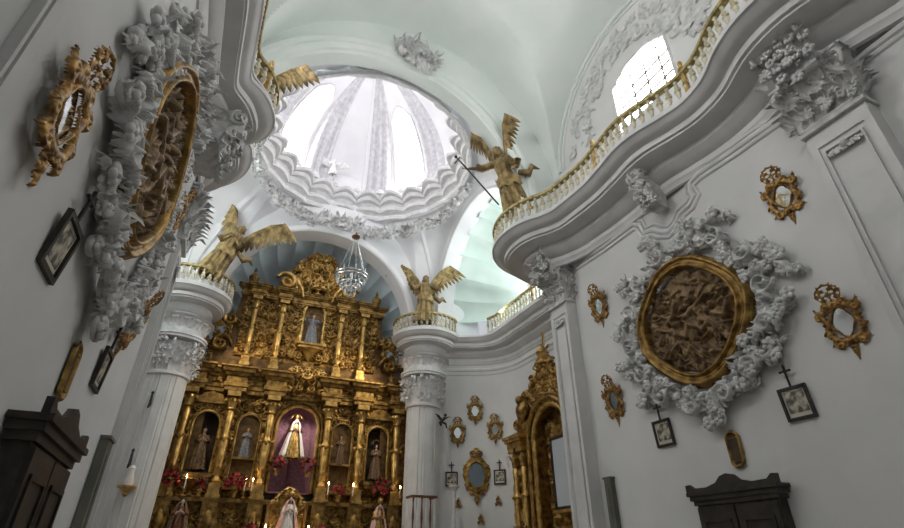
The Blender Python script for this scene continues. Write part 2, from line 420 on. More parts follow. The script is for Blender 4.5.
# entablature: cornice swept along the plan
CORN = [(0, 6.33), (.05, 6.34), (.06, 6.38), (.10, 6.42), (.10, 6.50), (.15, 6.51), (.24, 6.545), (.32, 6.60), (.34, 6.61), (.34, 6.68), (.38, 6.69), (.68, 6.715), (.68, 6.75), (.73, 6.755), (.74, 6.84), (.78, 6.85), (.83, 6.86), (.90, 6.89), (.95, 6.94), (.97, 6.95), (1., 6.955), (1., 7.01), (.0, 7.03)]
CORN = [(d, z) for d, z in CORN]
ARCH = [(0, 6.03), (.03, 6.04), (.05, 6.08), (.05, 6.13), (.09, 6.15), (.10, 6.2), (.06, 6.23), (0, 6.24)]
tn = 1
for P, N, lab in ((PR, NR_, 'right'), (PL, NL_, 'left')):
    P2 = P.copy(); mb = sweep(P2, N, CORN); o = mb.build('trim_%d' % tn, 'mould', sharp=30); struct(o, 'white projecting cornice of many mouldings along the %s side' % lab, 'cornice'); tn += 1
    # broken architrave line on the transept and chancel parts
    P3, N3 = cut(P2, N, lambda p: p[1] > 7.4, lambda p: True)
    mb = sweep(P3, N3, ARCH); o = mb.build('trim_%d' % tn, 'mould', sharp=30); struct(o, 'thin white moulding under the %s transept cornice' % lab, 'moulding'); tn += 1

# stepped moulding on the nave walls, dipping above the oval relief
stp = [(1.0, 6.28), (2.31, 6.28), (3.03, 6.3), (3.62, 6.34), (3.8, 6.30), (3.84, 6.18), (3.80, 6.06), (3.9, 5.98), (4.1, 5.95), (4.22, 5.84), (4.36, 5.8), (4.5, 5.88), (4.62, 6.0), (4.8, 6.05), (4.85, 6.22), (4.98, 6.32), (5.72, 6.32), (6.5, 6.36)]
for X, s, lab in ((XR, -1, 'right'), (XL, 1, 'left')):
    mb = MB()
    for off, r in ((0, .045), (.085, .028), (-.085, .036)):
        pts = []
        for i, (y, z) in enumerate(stp):
            a, b = stp[max(0, i - 1)], stp[min(len(stp) - 1, i + 1)]; t = np.array([b[0] - a[0], b[1] - a[1]]); t /= np.linalg.norm(t)
            pts.append((X, y - t[1] * off, z + t[0] * off))
        mb.tube(pts, r, 8)
    struct(mb.build('trim_%d' % tn, 'mould'), 'stepped wall moulding dipping above the oval relief on the %s wall' % lab, 'moulding'); tn += 1

# ------------------------------------------------------------------ vaults
def nave_h(x, y):
    u = np.clip(1 - ((x - XC) / 3.28) ** 2, 0, 1); m = 8.25 + 3.45 * np.sqrt(u)
    best = m
    dx = np.abs(x - XC)
    for c in (4.4, -.7):
        v = 1 - ((y - c) / 2.25) ** 2
        l = np.where(v > 0, 8.6 + (2.4 + .5 * (3.28 - dx)) * np.sqrt(np.clip(v, 0, 1)) - 0.06 * (3.28 - dx), 0)
        best = np.maximum(best, np.minimum(l, 11.95))
    return best
ang = np.linspace(0, PI, 121); ys = np.r_[np.linspace(-6, 1.6, 60)[:-1], np.linspace(1.6, 6.9, 150)]
P = np.zeros((len(ang), len(ys), 3))
for i, a in enumerate(ang):
    x = XC + 3.262 * math.cos(a); P[i, :, 0] = x; P[i, :, 1] = ys; P[i, :, 2] = nave_h(np.full(len(ys), x), ys)
mb = MB(); mb.grid(P); struct(mb.build('ceiling', 'vault', sharp=14), 'pale limewashed nave vault with lunettes', 'ceiling')

# arches of the crossing: each a band with stepped mouldings
def arch_pts(c, r, z0, n=48, leg=7.0):
    pts = [(c + r, leg)] + [(c + r * math.cos(a), z0 + r * math.sin(a)) for a in np.linspace(0, PI, n)] + [(c - r, leg)]
    return pts
def arch(name, c, r, z0, prof, axis, label, m='vault', leg=7.0):
    """prof: list of (dr, depth). axis 'y': arch lies in XZ; axis 'x': arch lies in YZ"""
    mb = MB(); rows = []
    base = arch_pts(c, 1e-6, z0, leg=leg)
    n = 48; th = [0] + list(np.linspace(0, PI, n)) + [PI]
    for i, a in enumerate(th):
        row = []
        for dr, dep in prof:
            u = c + (r + dr) * math.cos(a); z = z0 + (r + dr) * math.sin(a)
            if i in (0, len(th) - 1): z = leg
            row.append((u, dep, z) if axis == 'y' else (dep, u, z))
        rows.append(row)
    mb.grid(rows); return struct(mb.build(name, m, sharp=30), label, 'arch')
CX, CY = 2.05, 9.88
arch('trim_%d' % tn, 1.85, 2.72, 7.8, [(0, 7.16), (0, 6.86), (.05, 6.84), (.08, 6.80), (.22, 6.80), (.24, 6.76), (.34, 6.74), (.40, 6.80), (.46, 6.82), (.46, 6.86), (4.2, 6.86)], 'y', 'broad pale arch between nave and domed crossing'); tn += 1
arch('trim_%d' % tn, 1.80, 2.48, 7.16, [(0, 12.95), (0, 12.38), (.04, 12.34), (.16, 12.32), (.20, 12.38), (.24, 12.40), (2.2, 12.40)], 'y', 'white arch framing the altarpiece', 'crossing'); tn += 1
for xx, s, lab in ((5.1, 1, 'right'), (-1.5, -1, 'left')):
    arch('trim_%d' % tn, 10.0, 2.3, 7.8, [(0, xx + s * .5), (0, xx), (.04, xx - s * .04), (.16, xx - s * .06), (.2, xx), (.24, xx + s * .02), (.3, xx + s * .02)], 'x', 'white arch opening to the %s transept' % lab, 'crossing'); tn += 1
# scallop shell vaults behind the arches
def shell(name, axis, c, r, z0, base, dep, nfl, label, m, amp=.07):
    mb = MB(); A = np.linspace(0, PI, nfl * 8 + 1); rows = []
    for a in A:
        row = []
        fl = amp * abs(math.sin(nfl * a))
        for t in np.linspace(0, PI / 2, 22):
            k = math.sin(t); rr = (r + fl * (k ** .6) * 1.6) * k
            u = c + rr * math.cos(a); z = z0 + rr * math.sin(a); d = base + dep * math.cos(t)
            row.append((u, d, z) if axis == 'y' else (d, u, z))
        rows.append(row)
    mb.grid(rows); return struct(mb.build(name, m, sharp=25), label, 'vault')
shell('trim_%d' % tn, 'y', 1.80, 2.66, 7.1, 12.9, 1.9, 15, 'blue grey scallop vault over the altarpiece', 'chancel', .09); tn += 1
shell('trim_%d' % tn, 'x', 10.0, 2.42, 7.6, 5.5, 1.65, 11, 'pale green scallop vault of the right transept', 'shell', .08); tn += 1
shell('trim_%d' % tn, 'x', 10.0, 2.42, 7.6, -1.9, -1.65, 11, 'pale green scallop vault of the left transept', 'shell', .08); tn += 1

# pendentives up to the dome ring
RZ, RR_ = 10.72, 2.64
nA = 240; rows = []
def bottom(a):
    d = (math.degrees(a) + 45) % 360; q = int(d // 90); t = (d % 90) / 90
    t2 = min(1, max(0, (t - .05) / .9)); th = t2 * PI
    if q == 0: x, y, z = 5.1, 10.0 - 2.33 * math.cos(th), 7.8 + 2.33 * math.sin(th)
    elif q == 1: x, y, z = 1.80 + 2.51 * math.cos(th), 12.39, 7.16 + 2.51 * math.sin(th)
    elif q == 2: x, y, z = -1.5, 10.0 + 2.33 * math.cos(th), 7.8 + 2.33 * math.sin(th)
    else: x, y, z = 1.85 - 2.75 * math.cos(th), 7.14, 7.8 + 2.74 * math.sin(th)
    if t < .04 or t > .96: z = 7.0
    return (x, y, z)
for i in range(nA):
    a = 2 * PI * i / nA; B = Vector(bottom(a)); T = Vector((CX + RR_ * math.cos(a), CY + RR_ * math.sin(a), RZ)); row = []
    for k in range(15):
        u = k / 14; p = B.lerp(T, u); out = Vector((math.cos(a), math.sin(a), 0)); w = (max(0, T.z - B.z) / 3.5)
        p += out * (.38 * math.sin(PI * u) * w); row.append(tuple(p))
    rows.append(row)
mb = MB(); mb.grid(rows, cu=True); struct(mb.build('trim_%d' % tn, 'crossing', sharp=30), 'white pendentives carrying the dome', 'pendentive'); tn += 1

# ring cornice with scalloped lobes
PROF = [(0., 10.2), (.10, 10.22), (.13, 10.3), (.08, 10.36), (.14, 10.42), (.24, 10.44), (.27, 10.52), (.20, 10.58), (.26, 10.66), (.38, 10.68), (.42, 10.76), (.40, 10.8), (.52, 10.83), (.56, 10.9), (.52, 10.94), (.2, 10.97), (.12, 11.1), (.0, 11.2)]
rows = []; nL = 22
for i in range(nL * 16):
    a = 2 * PI * i / (nL * 16); lob = abs(math.sin(nL * a / 2)) ** .8; row = []
    for d, z in PROF:
        dd = d * (.55 + .5 * lob); z += .2; r = 2.70 - dd; row.append((CX + r * math.cos(a), CY + r * math.sin(a), z + .10 * (lob - .5) * (d / .56)))
    rows.append(row)
mb = MB(); mb.grid(rows, cu=True); struct(mb.build('trim_%d' % tn, 'stuccow', sharp=35), 'scalloped white ring cornice under the dome', 'cornice'); tn += 1
# dome with ribs and four window openings
DZ, DR, DH = 11.2, 2.56, 3.1
nU, nV = 288, 44
P = np.zeros((nU, nV + 1, 3)); hole = np.zeros((nU, nV), bool)
def dome_r(a, t):
    q = ((math.degrees(a) + 22.5) % 45) - 22.5 + 0.; c = ((math.degrees(a)) % 45) - 22.5      # c=0 on ribs at 22.5+45k
    w = 8.5; rib = 0
    if abs(c) < w: rib = .13 + .05 * math.cos(c / w * PI * 3) + .012 * math.sin(t * 60) * (abs(c) < w * .4)
    web = .06 * math.cos(math.radians(q * 4))
    return 1 + web * math.sin(min(1, t * 2) * PI / 2) * (1 - t) - rib * (1 - .5 * t) * .42
for i in range(nU):
    a = 2 * PI * i / nU
    for j in range(nV + 1):
        t = j / nV; th = t * PI / 2 * .97; r = DR * math.cos(th) * dome_r(a, t); P[i, j] = (CX + r * math.cos(a), CY + r * math.sin(a), DZ + DH * math.sin(th))
def in_win(a, t):
    q = ((math.degrees(a) + 22.5) % 45) - 22.5; k = int(((math.degrees(a) + 22.5) % 360) // 45)
    if k % 2 == 0: return False
    return abs(q) < 11.5 and .05 < t < .66 - .10 * (q / 11.5) ** 2
mb = MB(); vs = P.reshape(-1, 3).tolist(); fs = []
for i in range(nU):
    for j in range(nV):
        if in_win(2 * PI * (i + .5) / nU, (j + .5) / nV): continue
        i2 = (i + 1) % nU; m = nV + 1; fs.append((i * m + j, i2 * m + j, i2 * m + j + 1, i * m + j + 1))
mb.add(vs, fs)
for n_, f_ in enumerate(mb.f):
    a_ = math.degrees(2 * PI * (f_[0] // (nV + 1) + .5) / nU); mb.mi[n_] = 1 if abs((a_ % 45) - 22.5) < 8.6 else 0
struct(mb.build('ceiling_dome', ['crossing', 'rib'], sharp=28), 'white ribbed dome over the crossing', 'dome')
for k, az in enumerate((45, 135, 225, 315)):
    rows = []
    for q in np.linspace(-12.5, 12.5, 11):
        a = math.radians(az + q); row = []
        for t in np.linspace(.03, .69, 12):
            th = t * PI / 2 * .97; r = (DR + .22) * math.cos(th); row.append((CX + r * math.cos(a), CY + r * math.sin(a), DZ + (DH + .2) * math.sin(th)))
        rows.append(row)
    mb = MB(); mb.grid(rows); pane = struct(mb.build('window_%d' % wn, 'daylight2'), ('bright dome window behind the right ribs' if k == 0 else 'bright dome window behind the left ribs' if k == 1 else 'dome window on the near side'), 'window'); wn += 1
    f = MB(); pts = []
    def dp(q, t, off=.0):
        a = math.radians(az + q); th = t * PI / 2 * .97; r = (DR * 1.03 + off) * math.cos(th); return (CX + r * math.cos(a), CY + r * math.sin(a), DZ + (DH + off) * math.sin(th))
    pts = [dp(-11.5, t) for t in np.linspace(.05, .56, 8)] + [dp(q, .66 - .10 * (q / 11.5) ** 2) for q in np.linspace(-11.5, 11.5, 9)] + [dp(11.5, t) for t in np.linspace(.56, .05, 8)]
    pts.append(pts[0]); f.tube(pts, .045, 6); f.build('window_frame', 'mould', pane)
    f = MB(); 
    for q in (-4, 4): f.tube([dp(q, .05, .1), dp(q, .3, .1), dp(q, .64, .1)], .012, 5)
    for t in (.15, .27, .39, .51): f.tube([dp(q, t, .1) for q in (-11.5, -5, 0, 5, 11.5)], .012, 5)
    f.build('window_bars', 'wood', pane)
mb = MB(); mb.lathe([(.0, 13.92), (.10, 13.86), (.2, 13.9), (.26, 13.98), (.42, 14.0), (.48, 14.1), (.40, 14.19), (.1, 14.22)], (CX, CY, 0), 32); struct(mb.build('trim_%d' % tn, 'stuccow'), 'round boss closing the dome', 'boss'); tn += 1

# ornament band and moulded arch round each lunette window
for X, sg, rz, lab in ((XR, 1, -PI / 2, 'right'), (XL, -1, PI / 2, 'left')):
    t = bpy.data.objects.new('trim_%d' % tn, None); tn += 1; COL.objects.link(t); t.location = (X - sg * .005, 4.4, 8.6); t.rotation_euler = (0, 0, rz); struct(t, 'moulded arch and low grey leaf ornament round the window of the %s nave wall' % lab, 'ornament')
    mb = MB()
    for r, w in ((2.02, .035), (1.9, .02)): mb.tube([(r * 1.08 * math.cos(q), -.01, r * 1.12 * math.sin(q)) for q in np.linspace(.02, PI - .02, 50)], w, 6)
    mb.build('moulding', 'vault', t)
    R = Relief(4.2, 2.5, .02, 0); rr = random.Random(91)
    R.froth([(r * math.cos(q), r * 1.08 * math.sin(q)) for q in np.linspace(.1, PI - .1, 30) for r in (1.3, 1.62)], .17, .05, 92, .8); R.build('leaf_ornament', 'stucco', t)

# glowing pane in window shape, added to each transept vault to light the crossing
for x, sg, lab in ((6.62, 1, 'right'), (-3.02, -1, 'left')):
    o = [(-.45, 0), (.45, 0), (.45, .8)] + [(.45 * math.cos(q), .8 + .45 * math.sin(q)) for q in np.linspace(.2, PI - .2, 9)] + [(-.45, .8)]
    mb = MB(); mb.prism(o, 0, .02); p = mb.build('window_%d' % wn, 'daylight', None, (x, 9.35, 7.75), (0, 0, -sg * PI / 2)); wn += 1; struct(p, 'added round headed light pane in the vault of the %s transept' % lab, 'window')
    mb = MB(); q2 = [(a, -.03, b) for a, b in o]; mb.tube(q2 + [q2[0]], .05, 6); mb.build('window_frame', 'mould', p)
    mb = MB(); [mb.tube([(-.43, -.03, z), (.43, -.03, z)], .014, 5) for z in (.3, .6, .9)]; mb.tube([(0, -.03, 0), (0, -.03, 1.2)], .014, 5); mb.build('window_bars', 'wood', p)
# ------------------------------------------------------------------ pilasters, capitals, balustrades
def capital_mb(w, d, h, seed=0, rows=2):
    """Corinthian capital; local: centre of top front at y=0, projecting towards -Y; z 0..h"""
    mb = MB(); R = random.Random(seed)
    mb.add([(-w * .42, 0, 0), (w * .42, 0, 0), (w * .42, -d * .8, 0), (-w * .42, -d * .8, 0), (-w * .5, 0, h * .9), (w * .5, 0, h * .9), (w * .5, -d, h * .9), (-w * .5, -d, h * .9)], [(0, 1, 2, 3), (0, 4, 5, 1), (1, 5, 6, 2), (2, 6, 7, 3), (3, 7, 4, 0), (4, 7, 6, 5)])
    mb.box((0, -d * .45, .02), (w * 1.02, d * 1.05, .05)); mb.box((0, -d * .45, .07), (w * .94, d, .03))
    for r in range(rows):
        n = 5 - r % 2; z0 = h * (.08 + .30 * r); L = h * .42; 
        for k in range(n):
            x = (k - (n - 1) / 2) * w / n * (1.0 + .04 * r)
            mb.leaf((x, -d * (.82 + .06 * r), z0), (x * .3, -1, 0), (0, 0, 1), L, w / n * 1.2, .55)
        for s in (-1, 1):
            for k in range(max(1, int(n * d / w))):
                y = -d * (.25 + .55 * k / max(1, int(n * d / w) - .5 + .5)); mb.leaf((s * w * (.43 + .03 * r), y, z0), (s, 0, 0), (0, 0, 1), L, w / n * 1.1, .55)
            mb.leaf((s * w * .45, -d * .85, z0), (s, -1, 0), (0, 0, 1), L * 1.05, w / n * 1.2, .65)
    for s in (-1, 1):                                     # volutes
        pts = []; rad = []
        for i in range(26):
            t = i / 25; a = -PI / 2 + t * 2.2 * 2 * PI * .8; rr = h * .15 * (1 - t * .8)
            pts.append((s * (w * .47 - .2 * rr * 0 + rr * math.cos(a) * .75), -d * 1.0 - rr * math.cos(a) * .6 - .02, h * .76 + rr * math.sin(a))); rad.append(h * .042 * (1 - .5 * t))
        mb.tube(pts, rad, 6)
        pts = [(s * w * .08, -d, h * .45), (s * w * .2, -d * 1.02, h * .6), (s * w * .38, -d * 1.06, h * .66), (s * w * .48, -d * 1.08, h * .62)]; mb.tube(pts, [h * .02, h * .035, h * .045, h * .05], 6)
        mb.tube([(s * w * .05, -d, h * .5), (s * w * .12, -d * 1.03, h * .72), (s * w * .2, -d * 1.06, h * .76), (s * w * .22, -d * 1.06, h * .68), (s * w * .16, -d * 1.06, h * .66)], h * .025, 6)
    for k in range(9): mb.ell((R.uniform(-.12, .12) * w, -d * 1.05 - .01, h * (.78 + R.uniform(-.08, .14))), h * R.uniform(.045, .08), 8, 5, .15)
    for k in range(46):                                   # small foliage massed between the large leaves
        x, z = R.uniform(-.52, .52) * w, R.uniform(.12, .82) * h; mb.leaf((x, -d * R.uniform(.92, 1.1), z), (R.uniform(-.6, .6), -1, 0), (R.uniform(-1, 1), -.2, 1), h * R.uniform(.12, .2), w * R.uniform(.08, .14), .8)
        if k % 2 == 0: [mb.ell((x + .03 * math.cos(i * 1.257), -d * 1.1 - .01, z + .03 * math.sin(i * 1.257)), .022, 6, 4) for i in range(5)]
    for k in range(20):
        s = R.choice((-1, 1)); z = R.uniform(.1, .8) * h; mb.leaf((s * w * .5, -d * R.uniform(.2, .9), z), (s, R.uniform(-.6, .3), 0), (0, R.uniform(-1, 1), 1), h * R.uniform(.14, .22), w * .13, .8)
    outl = [(-w * .6, 0), (-w * .6, -d * 1.12), (-w * .5, -d * 1.14)] + [(w * q, -d * (1.14 - .12 * (1 - (q / .5) ** 2))) for q in np.linspace(-.44, .44, 7)] + [(w * .5, -d * 1.14), (w * .6, -d * 1.12), (w * .6, 0)]
    mb.plan(outl, h * .9, h * .95); mb.plan([(x * 1.05, y * 1.05) for x, y in outl], h * .955, h)
    return mb

def pilaster(label, x, y, rz, w, d, zc, hc, group=None, panel=True):
    t = thing('pilaster', label, 'pilaster', (x, y, 0), rz, group)
    t['kind'] = 'structure'
    mb = MB(); mb.box((0, -d * .5, zc / 2 + .2), (w, d, zc - .4 + .0)); fr = w * .2
    # raised frame round a sunk panel
    z0, z1 = 1.2, zc - .12
    for s in (-1, 1):
        mb.box((s * (w / 2 - fr * .32), -d - .012, (z0 + z1) / 2), (fr * .62, .028, z1 - z0)); mb.box((s * (w / 2 - fr), -d - .018, (z0 + z1) / 2 - .06), (.018, .034, z1 - z0 - .2))
    mb.box((0, -d - .0118, z1 - .03), (w * .97, .026, .12)); mb.box((0, -d - .0175, z1 - .17), (w - 2 * fr, .033, .018))
    mb.build('shaft', 'mould', t, sharp=30)
    b = MB(); b.box((0, -d * .5, .2), (w * 1.25, d * 1.5, .4)); b.box((0, -d * .5, .45), (w * 1.15, d * 1.3, .12)); b.box((0, -d * .5, .55), (w * 1.05, d * 1.15, .1)); b.build('plinth', 'mould', t)
    c = capital_mb(w * 1.06, d * 1.0 + .06, hc, int(y * 10)); c.build('capital', 'stucco', t, (0, 0, zc), sharp=35)
    e = MB(); 
    for k in range(6): e.leaf((w * .17 * (k - 2.5) / 2.5, -d - .02, z1 - .2), (0, -1, 0), ((k - 2.5) * .3, 0, -1), .12, .06, .5)
    e.ell((0, -d - .03, z1 - .2), .045, 8, 6); e.build('drop_ornament', 'stucco', t)
    return t
RW, LW = -PI / 2, PI / 2
pilaster('broad white pilaster at the right edge, its capital of leaves against the cornice', XR, 1.86, RW, .62, .22, 5.62, .78)
pilaster('tall white corner pilaster right of the gilded side altar', XR - .0, 6.93, RW, .5, .2, 5.66, .74)
pilaster('white pilaster at the near end of the left wall', XL, 1.28, LW, .6, .2, 5.62, .78)
pilaster('white pilaster at the far end of the left wall in front of the transept', XL + .0, 6.9, LW, .5, .06, 5.3, .9)

# piers behind the corner pilasters
for nm, x0, x1, y0, y1 in (('wall_pier_right', 5.51, 5.95, 7.18, 7.42), ('wall_pier_left', -1.5, -1.04, 7.08, 7.3)):
    mb = MB(); mb.box(((x0 + x1) / 2, (y0 + y1) / 2, 3.45), (x1 - x0, y1 - y0, 6.9)); struct(mb.build(nm, 'wall'), 'corner pier of the nave')

def console(label, x, y, rz, z, w, d, h, m='stucco'):
    """scrolled bracket with leaves between capital and cornice"""
    t = thing('console_bracket', label, 'bracket', (x, y, z), rz); mb = MB()
    prof = [(0, 0), (-d * .35, 0), (-d * .55, h * .12), (-d * .5, h * .35), (-d * .62, h * .6), (-d * .95, h * .8), (-d, h), (0, h)]
    n = len(prof); mb.add([(-w * .38, p[0], p[1]) for p in prof] + [(w * .38, p[0], p[1]) for p in prof], [tuple(range(n - 1, -1, -1)), tuple(range(n, 2 * n))] + [(i, (i + 1) % n, (i + 1) % n + n, i + n) for i in range(n)])
    for s in (-1, 1):
        for (cy, cz, r0) in ((-d * .82, h * .82, h * .17), (-d * .38, h * .15, h * .14)):
            pts = []; rad = []
            for i in range(20):
                q = i / 19; a = PI / 2 - q * 1.7 * 2 * PI; rr = r0 * (1 - q * .8); pts.append((s * w * .42, cy + rr * math.cos(a), cz + rr * math.sin(a))); rad.append(r0 * .25)
            mb.tube(pts, rad, 6)
    mb.build('scroll', m, t)
    mb = MB(); R = random.Random(int(abs(x * 10 + y * 7)))
    for k in range(44):
        q = R.random(); px, py, pz = R.uniform(-.5, .5) * w, -d * (.5 + .42 * q), h * q; mb.leaf((px, py, pz), (R.uniform(-1, 1), -1, R.uniform(-.5, .5)), (R.uniform(-.7, .7), -.2, R.choice((-1, 1))), h * R.uniform(.12, .22), w * R.uniform(.12, .18), R.uniform(.5, .9))
        if k % 2: [mb.ell((px + .04 * math.cos(i * 1.257), py - .03, pz + .04 * math.sin(i * 1.257)), .03, 6, 4) for i in range(5)]
    mb.build('leaves', m, t); return t
console('leafy white bracket over the right edge pilaster', XR - .15, 1.9, RW, 6.2, .62, .5, .62)
console('leafy white bracket over the corner pilaster by the side altar', XR - .2, 6.95, RW, 6.15, .6, .5, .6)
console('small white keystone bracket under the middle of the right cornice', XR - .08, 4.3, RW, 6.12, .26, .5, .62)
console('leafy grey bracket under the swelling of the left cornice', XL + .05, 5.75, LW, 5.95, .8, .5, .7)

# round piers either side of the altarpiece
def column(label, cx, cy):
    t = thing('column', label, 'column', (cx, cy, 0)); t['kind'] = 'structure'
    mb = MB(); o = []
    R0 = .40
    for a in range(0, 360, 3):
        ar = math.radians(a); q = (a + 22.5) % 45 - 22.5; r = R0 * (1.0 + (.06 if abs(q) < 13 else (0. if abs(q) < 17 else .03))) * (1 - .02 * (abs(q) < 7)); o.append((r * math.cos(ar), r * math.sin(ar)))
    mb.plan(o, .5, 5.1); mb.build('shaft', 'mould', t, sharp=30)
    b = MB(); b.lathe([(.55, 0), (.55, .3), (.5, .34), (.5, .42), (.46, .46), (.46, .55)], n=24); b.build('plinth', 'mould', t)
    c = MB(); c.lathe([(.43, 5.04), (.47, 5.06), (.47, 5.12), (.43, 5.14), (.42, 5.2), (.46, 5.75), (.50, 5.8)], n=32)
    for r in range(3):
        n = 12
        for k in range(n):
            a = 2 * PI * (k + r * .5) / n; dx, dy = math.cos(a), math.sin(a); c.leaf((dx * (.42 + .02 * r), dy * (.42 + .02 * r), 5.14 + r * .19), (dx, dy, 0), (0, 0, 1), .30, .24, .5)
    for k in range(8):
        a = 2 * PI * k / 8; dx, dy = math.cos(a), math.sin(a); pts = []
        for i in range(18):
            q = i / 17; an = -PI / 2 + q * 1.6 * 2 * PI; rr = .09 * (1 - q * .8); pts.append(((.52 + rr * math.cos(an)) * dx, (.52 + rr * math.cos(an)) * dy, 5.76 + rr * math.sin(an)))
        c.tube(pts, .024, 6)
    R = random.Random(int(cx * 10))
    for k in range(150):
        a = R.random() * 2 * PI; z = R.uniform(5.16, 5.8); dx, dy = math.cos(a), math.sin(a); r = .50 + (z - 5.16) * .1
        c.leaf((dx * r, dy * r, z), (dx, dy, 0), (-dy * R.uniform(-1, 1), dx * R.uniform(-1, 1), 1), R.uniform(.08, .14), R.uniform(.07, .11), .8)
        if k % 3 == 0: c.ell((dx * (r + .05), dy * (r + .05), z), R.uniform(.03, .045), 7, 5)
    c.lathe([(.5, 5.86), (.6, 5.87), (.6, 5.92), (.63, 5.93), (.63, 5.98), (.5, 5.99)], n=32); c.build('capital', 'stuccow', t, sharp=35)
    e = MB(); e.lathe([(.50, 5.98), (.52, 6.1), (.50, 6.2), (.54, 6.24), (.62, 6.3), (.62, 6.34), (.7, 6.38)], n=40)
    for k in range(16):
        a = 2 * PI * k / 16; dx, dy = math.cos(a), math.sin(a); e.leaf((dx * .52, dy * .52, 6.12), (dx, dy, 0), (0, 0, 1), .24, .2, .8)
    e.build('frieze', 'stuccow', t, sharp=35)
    return t
column('white round column to the right of the gilded altarpiece', 4.88, 12.72)
column('white round column to the left of the gilded altarpiece', -1.25, 12.58)

# balustrades
def baluster_mesh():
    mb = MB(); mb.lathe([(.026, 0), (.03, .02), (.016, .04), (.034, .09), (.040, .13), (.020, .17), (.016, .19), (.036, .225), (.030, .27), (.016, .31), (.03, .335), (.026, .36)], n=8)
    for s in (-1, 1): mb.box((s * .034, 0, .18), (.03, .022, .05)); 
    me = bpy.data.meshes.new('baluster'); me.from_pydata(mb.v, [], mb.f); me.update(); me.materials.append(M['rail']); me.polygons.foreach_set('use_smooth', [True] * len(me.polygons)); return me
BAL = baluster_mesh()
def balustrade(label, P, N, off, posts=(), step=.145):
    Q = np.array([(p[0] + n[0] * off * p[2], p[1] + n[1] * off * p[2]) for p, n in zip(P, N)])
    if label.startswith('~'): label = label[1:]
    Q = resample(Q, .06)
    # plan curve, slightly smoothed
    for _ in range(3): Q[1:-1] = (Q[:-2] + Q[1:-1] * 2 + Q[2:]) / 4
    o = Q[0]; t = thing('balustrade', label, 'balustrade', (o[0], o[1], 7.02))
    def rail(prof, name, m):
        T = np.gradient(Q, axis=0); T /= np.linalg.norm(T, axis=1)[:, None] + 1e-9; rows = []
        for q, tt in zip(Q, T): rows.append([(q[0] - o[0] - tt[1] * d, q[1] - o[1] + tt[0] * d, z) for d, z in prof])
        mb = MB(); mb.grid(rows, cv=True); mb.build(name, m, t)
    rail([(-.045, .41), (.045, .41), (.055, .435), (.045, .465), (-.045, .465), (-.055, .435)], 'handrail', 'handrail')
    rail([(-.045, 0), (.045, 0), (.045, .035), (.03, .05), (-.03, .05), (-.045, .035)], 'base_rail', 'mould')
    S = resample(Q, step)
    for i, q in enumerate(S):
        ob = bpy.data.objects.new('baluster', BAL); COL.objects.link(ob); ob.parent = t; ob.location = (q[0] - o[0], q[1] - o[1], .05)
        k = min(i + 1, len(S) - 1); j = max(i - 1, 0); ob.rotation_euler = (0, 0, math.atan2(S[k][1] - S[j][1], S[k][0] - S[j][0]))
    for (px, py) in posts:
        i = int(np.argmin(np.linalg.norm(Q - np.array([px, py]), axis=1))); q = Q[i]; mb = MB()
        mb.box((0, 0, .24), (.06, .06, .5)); mb.lathe([(.03, .48), (.05, .5), (.045, .53), (.02, .56), (.035, .6), (.03, .64), (.005, .68)], n=10)
        mb.build('rail_post', 'goldb', t, (q[0] - o[0], q[1] - o[1], 0))
    return t
a, b = cut(PR, NR_, lambda p: p[1] > 1.0, lambda p: not (p[0] > 6.0 and p[1] > 7.6) and p[1] < 7.72)
balustrade('cream and gilt balustrade on the right nave cornice, curving round the near corner', a, b, .92, [(4.65, 4.75), (4.7, 3.0)])
a, b = cut(PR, NR_, lambda p: p[0] > 6.75 and p[1] > 7.7, lambda p: p[0] > 5.3 and p[1] > 7.7 and p[1] < 12.58)
balustrade('cream and gilt balustrade above the small mirrors in the right transept', a, b, .92, [(6.2, 9.4)])
a, b = cut(PR, NR_, lambda p: p[1] > 11 and p[0] < 5.45, lambda p: p[1] < 12.95 and p[0] < 5.45)
balustrade('cream and gilt balustrade curved round the top of the right altarpiece column', a, b, .9)
a, b = cut(PL, NL_, lambda p: p[1] > 1.6, lambda p: p[1] < 6.9)
balustrade('gilded balustrade on the left nave cornice seen almost edge on', a, b, .92, [(-.4, 5.4)])
a, b = cut(PL, NL_, lambda p: p[1] > 11 and p[0] > -2.1, lambda p: p[1] < 12.85 and p[0] > -2.1)
balustrade('cream and gilt balustrade curved round the top of the left altarpiece column', a, b, .9)
